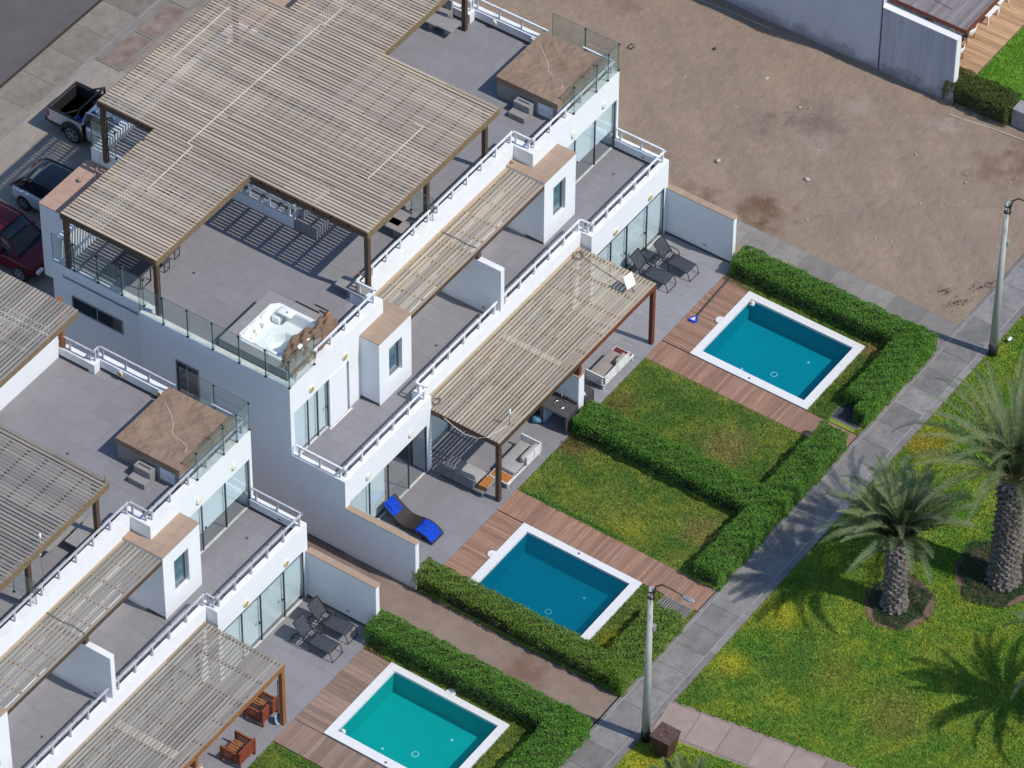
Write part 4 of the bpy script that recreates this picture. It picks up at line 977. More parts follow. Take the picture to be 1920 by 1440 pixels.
for k in range(24):
    (ya, za), (yb, zb_) = wave_profile(k/24), wave_profile((k+1)/24)
    sh.add([(-.35, ya, max(.0, za-.13)), (.35, ya, max(.0, za-.13)), (.35, ya, za), (-.35, ya, za), (-.35, yb, max(.0, zb_-.13)), (.35, yb, max(.0, zb_-.13)), (.35, yb, zb_), (-.35, yb, zb_)],
           [(3, 2, 6, 7), (0, 4, 5, 1), (0, 3, 7, 4), (1, 5, 6, 2)])
sh.add([(-.35, .0, 0), (.35, 0, 0), (.35, 0, .10), (-.35, 0, .10)], [(0, 1, 2, 3)]); y_, z_ = wave_profile(1); sh.add([(-.35, y_, z_-.13), (.35, y_, z_-.13), (.35, y_, z_), (-.35, y_, z_)], [(3, 2, 1, 0)])
part(sh, 'shell', 'rattan', t)
ft = MB()
for yy in (.45, 1.55): ft.box(-.31, .31, yy-.04, yy+.04, 0, wave_profile(.5)[1]-.05)
part(ft, 'foot', 'rattan', t)
def towel(label, t0, t1, w_, x0, fold):
    n = 10
    def fn(u, v):
        y, z = wave_profile(t0+(t1-t0)*v); x = x0-w_/2+w_*u
        drop = max(0, abs(x)-.34)*1.6
        return (2.35+x, -2.2+y+.01*math.sin(9*u), z+.018+.008*math.sin(11*u+5*v)+.006*math.sin(23*v)-drop)
    g = MB().grid(fn, 12, n)
    if fold: g.grid(lambda u, v: (2.35+x0-.18+.36*u, -2.2+wave_profile(t0+(t1-t0)*(.25+.6*v))[0], wave_profile(t0+(t1-t0)*(.25+.6*v))[1]+.05+.012*math.sin(8*u)), 6, 6)
    o = part(g, 'towel', 'towel', None, True, solid=.014); tag(o, label, 'towel', 'blue towels on the wave lounger'); return o
towel('plain blue towel spread over the foot hump of the wave lounger', .0, .36, .66, -.03, False)
towel('folded blue towel on the head end of the wave lounger', .76, .99, .56, -.02, True)

def sofa(label, x, y, rz, L, D, back, arm, table, tmat, fmat, cmat, pillows=True):
    F = thing('outdoor_sofa', label, 'sofa', (x, y, 0), rz, 'aluminium garden sofas')
    f = MB(); tx0, tx1 = table
    f.box(0, L, 0, .05, .20, .27); f.box(0, L, D-.05, D, .20, .27); f.box(0, .05, .05, D-.05, .20, .27); f.box(L-.05, L, .05, D-.05, .20, .27)
    n = int(L/.12)
    for k in range(n): f.box(.06+k*(L-.12)/n, .11+k*(L-.12)/n, .05, D-.05, .225, .25)
    part(f, 'seat_frame', fmat, F, bevel=.006)
    for (lx, ly) in ((.03, .03), (L-.08, .03), (.03, D-.08), (L-.08, D-.08)):
        part(MB().box(lx, lx+.05, ly, ly+.05, 0, .20), 'leg', fmat, F)
    b = MB(); b0, b1 = back
    for k in range(4): b.box(b0, b1, -.012, .03, .33+k*.095, .385+k*.095)
    for xx in (b0, (b0+b1)/2, b1-.05): b.box(xx, xx+.05, -.02, .045, .27, .70)
    part(b, 'backrest', fmat, F, bevel=.005)
    if arm is not None:
        a = MB()
        for k in range(3): a.box(arm-.02, arm+.03, .05, D, .34+k*.12, .395+k*.12)
        a.box(arm-.025, arm+.035, D-.05, D, .27, .66); a.box(arm-.025, arm+.035, .0, D, .64, .68)
        part(a, 'armrest', fmat, F, bevel=.005)
    sx0, sx1 = (tx1, L) if tx0 < L/2 else (0, tx0)
    c = part(MB().box(sx0+.04, sx1-.05, .08, D-.01, .27, .42), 'seat_cushion', cmat, F, True, bevel=.045)
    tb = part(MB().box(tx0, tx1, .02, D-.02, .27, .285), 'side_table', fmat, F, bevel=.006)
    m = max(3, int((tx1-tx0)/.075)); wd = (tx1-tx0-.05)/m
    me = MB().box(0, wd*.86, .06, D-.06, .285, .305).mesh('slat', tmat)
    for k in range(m): obj('slat', me, tb, (tx0+.025+k*wd, 0, 0))
    if pillows:
        for (px, ln) in pillows:
            o = part(MB().box(-ln/2, ln/2, -.10, .10, -.15, .15), 'back_pillow', cmat, F, True, bevel=.085); o.location = (px, .14, .56); o.rotation_euler = (.15, 0, R.uniform(-.05, .05))
    return F
sofa('white aluminium sofa with frame greyed for shade and a teak end, seen from behind at the patio corner', 4.86, -.40, -math.pi/2, 1.95, .84, (0, 1.57), None, (1.57, 1.93), 'teak', 'alug', 'cushion', [(.42, .7), (1.15, .7)])  # grey frame material paints in the shade on the sofa's back
sofa('white aluminium sofa with a teak end table standing across the patio corner', 5.72, -2.83, 0, 2.05, .85, (1.12, 2.05), 2.02, (.02, .44), 'teak', 'alu', 'cushion', [(1.48, .95)])
sofa('white aluminium sofa with dark red end table, right of the dark counter', 11.72, -2.82, 0, 1.95, .80, (.05, 1.63), 0.0, (1.63, 1.93), 'darkred', 'alu', 'cushion2', [(1.22, .55)])
# outdoor kitchen counters either side of the party wall
K = thing('kitchen_counter', 'dark grey outdoor counter with a round steel sink and tap', 'counter', (9.10, -2.98, 0))
part(MB().box(0, .78, .06, 2.6, .84, .90), 'worktop', 'counter', K, bevel=.004)
part(MB().box(0, .78, 0, .06, 0, .902), 'end_panel', 'counter', K, bevel=.004)
part(MB().box(.03, .76, 1.02, 1.10, 0, .84), 'divider', 'bluewhite', K); part(MB().box(.74, .785, .06, 2.6, .90, 1.0), 'upstand', 'counter', K)
part(MB().box(0, .029, 1.00, 1.12, 0, .84), 'panel', 'counter', K); part(MB().box(.03, .7, 1.6, 2.6, .1, .8), 'cabinet', 'counter', K)
sk = MB(); n = 28
sk.rings([[(.42+math.cos(t*2*math.pi/n)*r_, .58+math.sin(t*2*math.pi/n)*r_, z_) for t in range(n)] for r_, z_ in ((.225, .900), (.225, .912), (.195, .914), (.185, .903), (.17, .80), (.12, .77), (.03, .765))], False, True)
s_ = part(sk, 'sink', 'steel', K, True)
part(MB().cyl(.42, .58, .768, .772, .025, 12), 'plughole', 'drain', s_)
part(MB().tube([(.69, .58, .90), (.69, .58, 1.16), (.66, .58, 1.22), (.60, .58, 1.24), (.54, .58, 1.22), (.52, .58, 1.14)], .014, 8), 'tap', 'steel', K, True)
J_ = tag(part(MB().cyl(0, 0, 0, .30, .14, 18).cyl(0, 0, .30, .36, .14, 18, .03).cyl(0, 0, .36, .42, .03, 10), 'water_jug', 'jug', None, True), 'blue water jug standing beneath the pergola edge by the counter', 'jug'); J_.location = (9.0, -1.62, 0); J_.rotation_euler = (1.45, 0, .5); J_.location.z = .14
K = thing('kitchen_counter', 'dark grey counter on the far side of the party wall, behind the hedge end', 'counter', (10.26, -2.98, 0))
part(MB().box(0, .60, 0, 1.5, .84, .90), 'worktop', 'counter', K, bevel=.004); part(MB().box(.02, .58, .02, 1.48, 0, .838), 'cabinet', 'counter', K)
part(MB().box(.57, .605, .0, .03, 0, .905), 'edge_strip', 'alug', K)
tl = thing('barbecue_tools', 'bluish metal tool lying on the dark counter behind the hedge end', 'tool', (10.55, -2.72, .905), .9)
part(MB().box(-.22, .10, -.03, .03, 0, .02), 'blade', 'bluewhite', tl); part(MB().cyl(0, 0, 0, 0.02, .05, 10), 'grip', 'steel', tl)
hf = tag(part(MB().tube([(0, 0, 0), (.0, .02, .18), (.06, .02, .26), (.12, 0, .22), (.14, -.03, .02)], .012, 8), 'white_hose_loop', 'white', None, True), 'small white curved handle behind the pergola post on the sofa', 'handle'); hf.location = (6.02, -2.2, .42)
# red wooden slatted armchairs
def armchair(label, x, y, rz):
    A = thing('wooden_armchair', label, 'armchair', (x, y, 0), rz, 'red wooden slatted armchairs')
    w_, d = .88, .84
    for (lx, ly, h) in ((0, 0, .78), (w_-.07, 0, .78), (0, d-.07, .64), (w_-.07, d-.07, .64)): part(MB().box(lx, lx+.07, ly, ly+.07, 0, h), 'leg', 'redwood', A, bevel=.004)
    me = MB().box(.07, w_-.07, 0, .03, 0, .058).mesh('slat', 'redwood')
    for k in range(5): obj('slat', me, A, (0, .012, .20+k*.117))
    part(MB().box(0, w_, -.005, .06, .76, .80), 'back_rail', 'redwood', A, bevel=.004)
    me = MB().box(0, .03, .07, d-.07, 0, .058).mesh('slat', 'redwood')
    for xx in (.02, w_-.05):
        for k in range(4): obj('slat', me, A, (xx, 0, .17+k*.117))
        part(MB().box(xx-.02, xx+.05, -.0, d, .625, .66), 'arm_rail', 'redwood', A, bevel=.004)
    part(MB().box(.07, w_-.07, d-.06, d-.03, .20, .30), 'front_rail', 'redwood', A)
    me = MB().box(0, .09, .06, d-.03, 0, .025).mesh('seat_slat', 'beam_o')
    for k in range(6): obj('seat_slat', me, A, (.085+k*.122, 0, .315))
    return A
armchair('red wooden slatted armchair half under the grey pergola, by the blue net', -8.10, -2.45, 0)
A2 = armchair('red wooden slatted armchair standing in the sun at the lawn corner', -10.03, -2.95, 0)
# pool net leaning on the post, pool brush lying on the deck
Nn = thing('pool_net', 'blue pool leaf net leaning on the orange-brown pergola post', 'pool net', (-7.62, -2.72, 0))
part(MB().tube([(0.03, -.02, .30), (.08, .02, 2.05)], .016, 8), 'pole', 'fabric_dark', Nn, True)
hp = [(math.cos(a)*.16, -.02+math.sin(a)*.05, .21+math.sin(a)*.20) for a in np.linspace(0, 2*math.pi, 19)]
part(MB().tube(hp, .013, 6), 'hoop', 'white', Nn, True)
part(MB().add([(0, .02, .20)]+[tuple(p) for p in hp[:-1]], [(0, 1+i, 1+(i+1) % 18) for i in range(18)]), 'netting', 'jug', Nn)
Bq = thing('pool_brush', 'dark blue pool brush with long pole lying across the brown deck', 'pool brush', (0, 0, 0))
part(MB().tube([(19.50, -3.32, .05), (18.9, -3.33, .05), (16.82, -3.42, .05)], .032, 8), 'pole', 'fabric_dark', Bq, True)
part(MB().tube([(19.50, -3.32, .05), (19.30, -3.323, .05)], .023, 8), 'grip', 'white', Bq, True)
part(MB().prism([(16.47, -3.30), (16.50, -3.56), (16.60, -3.60), (16.86, -3.47), (16.86, -3.39), (16.55, -3.25)], .012, .065), 'brush_head', 'towel', Bq, bevel=.012)
part(MB().prism([(16.55, -3.32), (16.57, -3.52), (16.76, -3.43)], .066, .075), 'head_plate', 'bluewhite', Bq)

# ------------------------------------------------------------------ things on the roofs
def tub_base(T, x0, x1, y0, y1, h, mat='concrete_box'):
    part(MB().box(x0, x1, y0, y1, 0, h-.25), 'side_panel', mat, T)
    return T
def covered_tub(label, dx, dy, sd=0.0):
    T = thing('hot_tub', label, 'hot tub', (16.70+dx, 2.72+dy, ZRF), 0, 'hot tubs on the roof terraces')
    X, Y, h = 2.98, 2.70, .97
    part(MB().box(0.03, X-.03, .03, Y-.03, 0, h-.16), 'side_panel', 'concrete_box', T)
    def fn(u, v):
        x, y = X*u, Y*v; e = min(u, 1-u, v, 1-v)
        r_ = math.hypot((u-.52)/.40, (v-.5)/.42)
        z = h - .055*max(0, 1-r_**4) + .018*math.sin(7*u+3*v)*min(1, e*9) + .012*math.sin(17*v-6*u)*min(1, e*8)
        cr = lambda q: 1-abs(2*((q*.5) % 1)-1)
        z += (.045*(cr(3.1*u+1.3*v+sd)-.5)*(cr(1.7*v-2.3*u+.4+sd)) + .028*(cr(6.7*u-3.9*v+sd*2)**3) + .020*(cr(9.3*v+5.1*u+sd)**4))*min(1, e*7)
        z += .03*math.exp(-((u*.8+v*.5-.63)/.02)**2)*min(1, e*10)+.022*math.exp(-((u-.62+.25*(v-.5))/.018)**2)*min(1, e*8)
        a = math.atan2(v-.5, u-.5); z += .012*math.sin(a*26)*max(0, 1-abs(r_-1.08)/.28)
        return (x, y, z)
    c = MB().grid(fn, 56, 52)
    # valance hanging round the rim
    def rim(s):
        s = (s % 1)*4
        return (X*s, 0) if s < 1 else (X, Y*(s-1)) if s < 2 else (X*(3-s), Y) if s < 3 else (0, Y*(4-s))
    def val(u, v):
        x, y = rim(u); q = fn(min(max(x/X, 0), 1), min(max(y/Y, 0), 1)); d = .004+.010*v*(1+math.sin(u*150))
        cx, cy = (x-X/2), (y-Y/2); return (x+d*np.sign(cx)*(abs(cx) > X/2-.01), y+d*np.sign(cy)*(abs(cy) > Y/2-.01), q[2]-.24*v-.012*math.sin(u*61)*v)
    c.grid(val, 160, 4)
    part(c, 'cover', 'tarp', T, True)
    part(MB().box(.016, .05, .22, .86, .10, .64), 'hatch', 'bluewhite', T, bevel=.006)
    pp = [(.75+1.5*k/24+.12*math.sin(k*.35+sd), .35+2.0*k/24-.10*math.sin(k*.5)) for k in range(25)]
    part(MB().tube([(x, y, fn(x/X, y/Y)[2]+.004) for x, y in pp], .011, 5), 'cover_seam', 'cable_w', T, True)
    return T
covered_tub('square hot tub under a brown cover at the corner facing the sand lot', 0, 0)
covered_tub('square hot tub under a brown cover behind glass, on the left-hand house', -22.3, -.07, .37)
def step(label, x, y):
    s = thing('tub_step', label, 'step', (x, y, ZRF), 0, 'grey tub steps')
    part(MB().box(0, .62, .0, .70, 0, .24), 'lower_tread', 'concrete_box', s, bevel=.006); part(MB().box(.32, .66, .005, .695, .24, .54).box(.622, .66, .0, .7, 0, .24), 'upper_tread', 'concrete_box', s, bevel=.006)
    part(MB().box(.46, .53, .10, .60, .54, .546), 'grip_strip', 'counter', s)
step('grey two-step block in front of the covered tub facing the sand lot', 16.04, 3.72); step('grey two-step block in front of the covered tub on the left-hand house', 16.04-22.3, 3.65)
# open tub
T = thing('hot_tub', 'open white hot tub with seats and clear water inside a grey surround', 'hot tub', (0, 0, ZRF), 0, 'hot tubs on the roof terraces')
H0 = .85
part(MB().box(.32, 3.22, 4.98, 5.50, 0, H0-.04).box(.32, .66, 2.62, 4.98, 0, H0-.04).box(2.86, 3.22, 2.62, 4.98, 0, H0-.04).box(.66, 2.86, 2.62, 2.96, 0, H0-.04), 'surround', 'concrete_box', T, bevel=.005)
def oct_(x0, x1, y0, y1, c, z): return [(x0+c, y0, z), (x1-c, y0, z), (x1, y0+c, z), (x1, y1-c, z), (x1-c, y1, z), (x0+c, y1, z), (x0, y1-c, z), (x0, y0+c, z)]
a, b, c_, d_ = .62, 2.90, 2.93, 5.07
sh = MB(); sh.rings([oct_(a, b, c_, d_, .24, H0-.06), oct_(a, b, c_, d_, .24, H0-.01), oct_(a+.02, b-.02, c_+.02, d_-.02, .235, H0+.02), oct_(a+.12, b-.12, c_+.12, d_-.12, .22, H0+.02), oct_(a+.16, b-.16, c_+.16, d_-.16, .22, H0-.03),
    oct_(a+.24, b-.24, c_+.24, d_-.24, .26, H0-.42), oct_(a+.28, b-.28, c_+.28, d_-.28, .26, H0-.45), oct_(1.22, 2.24, 3.42, 4.42, .30, H0-.46), oct_(1.26, 2.20, 3.46, 4.38, .29, H0-.50), oct_(1.36, 2.10, 3.56, 4.28, .26, H0-.82)], False, True)
part(sh, 'shell', 'acrylic', T, False, bevel=.02)
for (x, y, w_, l_) in ((1.1, 4.90, .34, .10), (1.55, 4.93, .3, .09), (2.1, 4.90, .36, .12), (.80, 4.2, .1, .3), (.80, 3.55, .1, .3)):
    part(MB().box(x-w_/2, x+w_/2, y-l_/2, y+l_/2, H0-.02, H0+.05), 'headrest', 'acrylic', T, True, bevel=.025)
part(MB().box(2.34, 2.62, 4.45, 4.80, H0-.45, H0-.16), 'moulded_seat', 'acrylic', T, True, bevel=.06)
part(MB().box(2.45, 2.80, 4.05, 4.65, H0-.04, H0+.035), 'control_shelf', 'acrylic', T, True, bevel=.03)
part(MB().box(1.82, 2.02, 4.72, 4.86, H0-.30, H0-.12).box(1.42, 1.58, 4.74, 4.86, H0-.22, H0-.1), 'jet_panel', 'acrylic', T, bevel=.02)
jm = MB().cyl(0, 0, 0, .012, .028, 10).mesh('jet', 'alug')
for (x, y, z_, rx) in ((1.2, 4.80, .5, 1.3), (1.5, 4.80, .47, 1.3), (1.9, 4.81, .5, 1.3), (.88, 4.3, .5, 0), (.88, 3.9, .5, 0), (.88, 3.5, .5, 0)):
    o = obj('jet', jm, T, (x, y, z_)); o.rotation_euler = (1.45, 0, 0) if rx else (1.45, 0, 1.57)
part(MB().cyl(1.76, 3.78, H0-.818, H0-.81, .05, 14), 'plug', 'drain', T); part(MB().cyl(2.62, 4.3, H0+.035, H0+.05, .04, 12), 'button', 'alug', T)
wq = MB(); wq.add(oct_(a+.20, b-.20, c_+.20, d_-.20, .24, H0-.40), [tuple(range(8))]); part(wq, 'water', 'water4', T)
# crumpled cover dumped over the tub's front corner
def crumple(u, v):
    t_ = u; x = .45+2.75*t_; y0_ = 2.36+.12*t_; w_ = .62+.22*math.sin(t_*5)+.25*t_
    y = y0_+w_*v+.05*math.sin(9*u+4*v); ridge = .18*math.sin(math.pi*v)*(0.6+.5*math.sin(7*t_+1))
    z = .52+.36*v+.30*t_*(1-.2*v)+ridge*.7+.055*math.sin(17*u+6*v)+.045*math.sin(29*u-11*v)+.03*math.sin(41*u*v+3)
    cr = lambda q: 1-abs(2*((q*.5) % 1)-1)
    z += .10*(cr(5.3*u+1.7*v)-.5)*(cr(2.9*v-3.1*u)+.2) + .07*(cr(11*u-4.6*v+.3)-.5) + .05*(cr(7.7*v+9.3*u)-.5)
    return (x+.05*math.sin(13*v+4*u), y+.05*(cr(8*u+2.1*v)-.5), ZRF+z)
g = MB().grid(crumple, 70, 26)
tag(part(g, 'tarpaulin', 'tarp2', None, True, solid=.006), 'crumpled brown and orange cover pulled off the open hot tub', 'tarpaulin')
# loose dark strips on the tiles behind the open tub
for k, (x0, y0, l_, dx) in enumerate(((3.95, 4.75, 1.0, 0), (3.72, 4.72, .9, 0), (4.2, 4.3, .6, 0), (4.05, 4.05, .5, 0))):
    st = tag(part(MB().box(-.02, .02, -l_/2, l_/2, 0, .03), 'metal_strip', 'black', None), ('longest dark metal strip on the tiles behind the open tub', 'second dark metal strip, next to the longest, behind the open tub', 'shorter dark strip on the tiles, third from the open tub', 'shortest dark strip on the tiles, nearest the front parapet')[k], 'strip', 'dark strips by the open tub'); st.location = (x0, y0-.3, ZRF+.001)
# built-in benches, cushions and tables under the big pergola
def slab_table(label, x, y, w_, d, h, rz=0, mat='concrete_box', top='tile'):
    t = thing('low_table', label, 'table', (x, y, ZRF), rz, 'grey slab tables on the roof terraces')
    part(MB().box(0, w_, 0, d, h-.07, h), 'table_top', mat, t, bevel=.005)
    part(MB().box(w_*.2, w_*.8, d*.35, d*.65, 0, h-.07), 'pedestal', mat, t); return t
def slab_bench(label, x, y, w_, d, h, back=None):
    t = thing('bench', label, 'bench', (x, y, ZRF), 0, 'grey built-in roof benches')
    part(MB().box(0, w_, 0, d, .0, h), 'seat', 'concrete_box', t, bevel=.005)
    if back: part(MB().box(*back), 'backrest', 'concrete_box', t, bevel=.005)
    return t
slab_table('square grey slab table at the terrace corner, with a stick lying on it', 5.05, 2.86, .60, 1.22, .47)
tag(part(MB().bar((5.25, 3.25, ZRF+.50), (6.05, 3.75, ZRF+.485), .05, .03), 'wooden_stick', 'beam_o', None), 'orange stick lying across the corner slab table', 'stick')
slab_table('grey slab table under the pergola front edge, nearer the open tub', 8.50, 3.60, .52, .85, .42); slab_table('grey slab table beside the front railing in the middle', 8.72, 4.02, .88, .48, .42)
slab_bench('grey block bench in slatted shade at the end of the stair parapet', 6.86, 6.22, .80, .92, .45, (.25, .80, .70, .92, .45, .8))
slab_bench('grey block bench beyond the middle posts', 9.5, 4.4, .5, 1.0, .42)
slab_table('grey slab table nearest the camera at the top terrace', 18.24, 8.50, .66, .66, .42); slab_table('grey slab table half hidden by the pergola beam at the top terrace', 18.2, 9.18, .60, .62, .42)
slab_bench('dark grey bench with upright back beside the top terrace railing', 18.80, 9.2, .55, 1.4, .40, (.45, .55, 0, 1.4, .40, .85))
slab_table('long grey slab table nearest the post on the left-hand roof', -9.9, 3.62, 1.35, .52, .42); slab_table('long grey slab table behind the first one on the left-hand roof', -10.6, 4.25, 1.9, .50, .42)
slab_bench('long low grey bench against the railing on the left-hand roof', -10.2, 3.5, 1.7, .10, .40); slab_bench('grey bench under the pergola edge on the left-hand roof', -9.4, 4.95, 1.1, .5, .42)
t = thing('dining_table', 'dark table with a steel leg frame in slatted shade behind the glass', 'table', (1.25, 9.62, ZRF))
part(MB().box(0, .70, 0, 1.25, .66, .72), 'table_top', 'counter', t); part(MB().tube([(.06, .08, 0), (.64, .08, 0), (.64, .08, .66)], .03, 6).tube([(.06, .08, 0), (.06, .08, .66)], .03, 6).tube([(.06, 1.15, 0), (.64, 1.15, 0), (.64, 1.15, .66), (.06, 1.15, .66), (.06, 1.15, 0)], .03, 6), 'leg_frame', 'black', t)
for k, (x, y) in enumerate(((2.42, 9.5), (3.15, 9.62))):
    t = thing('stool', ('dark stool at the pergola edge next to the steel-legged table', 'dark stool at the pergola edge, farther from the steel-legged table')[k], 'stool', (x, y, ZRF), 0, 'dark stools under the pergola edge')
    part(MB().box(0, .36, 0, .4, .40, .46), 'seat', 'counter', t); part(MB().tube([(.04, .04, .4), (.04, .04, .02), (.32, .04, .02), (.32, .04, .4)], .018, 6).tube([(.04, .36, .4), (.04, .36, .02), (.32, .36, .02), (.32, .36, .4)], .018, 6), 'leg_frame', 'black', t)
# small things on the pergolas and caps
t = thing('satellite_panel', 'white square antenna panel on a stand on the tan patio pergola', 'antenna', (14.0, -2.30, 2.955), .3)
o = part(MB().box(-.22, .22, -.02, .02, -.26, .26), 'panel', 'white', t, bevel=.01); o.location = (0, 0, .46); o.rotation_euler = (-.45, 0, -.5)
part(MB().tube([(0, 0, .3), (-.05, -.22, .0)], .016, 6).tube([(0, 0, .3), (.22, .05, 0)], .014, 6).tube([(0, 0, .3), (-.2, .16, 0)], .014, 6), 'stand', 'black', t)
t = thing('wifi_antenna', 'thin white antenna stick standing on the front of the tan pergola', 'antenna', (5.95, -2.70, 2.955)); part(MB().tube([(0, 0, 0), (.03, 0, .55)], .012, 6), 'mast', 'cable', t); part(MB().tube([(.03, 0, .45), (.04, 0, .78)], .035, 8), 'radome', 'white', t, True)
def coil(label, x, y, z_, r_):
    pts = [(x+math.cos(a)*(r_+.03*math.sin(a*.37)), y+math.sin(a)*(r_+.02*math.cos(a*.6))*.9, z_+.012+.004*a) for a in np.linspace(0, 6*math.pi, 60)]
    tag(part(MB().tube(pts, .011, 5), 'cable_coil', 'cable', None), label, 'cable', 'coiled cables on the patio pergola')
coil('grey cable coil at the left corner of the tan pergola', 5.43, .05, 2.955, .17); coil('grey cable coil at the far corner of the tan pergola', 14.4, .18, 2.955, .20)
def cable(label, pts, r_=.012, m='cable'): tag(part(MB().tube(pts, r_, 5), 'cable', m, None), label, 'cable')
cable('thin cable running across the tan pergola towards the antenna panel', [(14.45, .0, 2.97), (14.3, -.8, 2.97), (14.2, -1.5, 2.97), (14.05, -2.25, 2.97)])
cable('pale cable hanging along the left beam of the tan pergola', [(5.0, -.6, 2.9), (4.99, -1.1, 2.72), (4.99, -1.5, 2.62), (5.0, -2.0, 2.72), (5.05, -2.4, 2.96), (5.9, -2.65, 2.97)], .012, 'cable_w')
cable('cable tied across the narrow tan pergola at its middle', [(9.95, 3.0, 6.06), (9.97, 2.4, 6.05), (9.93, 1.9, 6.06), (9.97, 1.5, 6.06)], .018)
cable('cable tied across the narrow grey pergola at its middle', [(-12.3, 3.0, 6.06), (-12.33, 2.4, 6.05), (-12.27, 1.9, 6.06), (-12.33, 1.4, 6.06)], .018)
cable('pale cables hanging from the roof glass onto the terracotta cap', [(5.66, 14.9, 6.6), (5.5, 14.9, 6.2), (5.2, 14.8, 6.12), (4.9, 14.5, 6.12), (4.3, 14.35, 6.12), (3.9, 14.2, 6.12)], .016, 'cable_w')
bl = tag(part(MB().rings([[(math.cos(a)*r_, math.sin(a)*r_, z_) for a in np.linspace(0, 2*math.pi, 12, endpoint=False)] for r_, z_ in ((.02, 0), (.07, .03), (.09, .09), (.07, .15), (.02, .18))]), 'clay_vent', 'tan', None, True), 'small round clay vent cap on the terracotta tiles', 'vent'); bl.location = (4.58, 15.0, 6.105)
for k, (x, y, lb) in enumerate(((14.30, 3.0, 'small tan stone on the far window bay, by the parapet jog'),)):
    o = tag(part(MB().rings([[(math.cos(a)*r_*(1+.2*math.sin(3*a)), math.sin(a)*r_, z_) for a in np.linspace(0, 2*math.pi, 10, endpoint=False)] for r_, z_ in ((.05, 0), (.09, .05), (.05, .10))]), 'stone', 'tan', None, True), lb, 'stone'); o.location = (x, y, 6.105)
t = thing('float_switch', 'white box and cable on the near post of the left-hand roof', 'junction box', (-12.06, 3.42, ZRF+2.3)); part(MB().box(-.05, .05, -.14, -.08, -.18, .0), 'box', 'white', t, bevel=.01); part(MB().tube([(0, -.12, -.18), (.02, -.16, -.9), (0, -.13, -2.2)], .01, 5), 'lead', 'cable', t)
t = thing('whip_antenna', 'short stick antenna at the corner of the left-hand roof pergola', 'antenna', (-8.95, 3.02, 9.36)); part(MB().tube([(0, 0, 0), (0, 0, .35)], .012, 6), 'mast', 'cable', t); part(MB().tube([(0, 0, .05), (.1, 0, .08)], .012, 6), 'bracket', 'cable', t)
t = thing('whip_antenna', 'white-tipped stick antenna above the near post of the left-hand roof', 'antenna', (-12.3, 3.02, 9.36)); part(MB().tube([(0, 0, -.4), (0, 0, .25)], .014, 6), 'mast', 'alu', t); part(MB().tube([(0, 0, .2), (0, 0, .42)], .04, 8), 'radome', 'white', t, True)

# ------------------------------------------------------------------ cars in the carport
def wheel(parent, x, y, r_, w_):
    a = MB(); n = 24
    prof = [(r_*.62, -w_/2), (r_*.93, -w_/2), (r_, -w_*.32), (r_, w_*.32), (r_*.93, w_/2), (r_*.62, w_/2)]
    a.rings([[(u, math.cos(t*2*math.pi/n)*q, math.sin(t*2*math.pi/n)*q) for t in range(n)] for q, u in prof], True, True)
    t_ = part(a, 'wheel', 'tyre', parent, True); t_.location = (x, y, r_)
    rm = MB(); s = -1 if x < 0 else 1
    for k in range(6):
        an = k*math.pi/3; rm.bar((s*w_*.52, 0, 0), (s*w_*.50, math.cos(an)*r_*.6, math.sin(an)*r_*.6), .05, .05)
    rm.tube([(s*w_*.45, 0, 0), (s*w_*.53, 0, 0)], .07, 10)
    rm.rings([[(s*w_*q, math.cos(t*2*math.pi/n)*p, math.sin(t*2*math.pi/n)*p) for t in range(n)] for p, q in ((r_*.66, .42), (r_*.66, .51), (r_*.58, .51), (r_*.58, .42))], False, False)
    part(rm, 'rim', 'alug', t_)
def body_loft(st, n_=3):
    """st: (y, half width, z bottom, z top) -> rounded box rings"""
    rs = []
    for y, w_, z0, z1 in st:
        c = min(.10, w_*.3, (z1-z0)*.3)
        rs.append([(-w_+c, y, z0), (w_-c, y, z0), (w_, y, z0+c), (w_, y, z1-c), (w_-c*1.2, y, z1), (-w_+c*1.2, y, z1), (-w_, y, z1-c), (-w_, y, z0+c)])
    return MB().rings(rs)
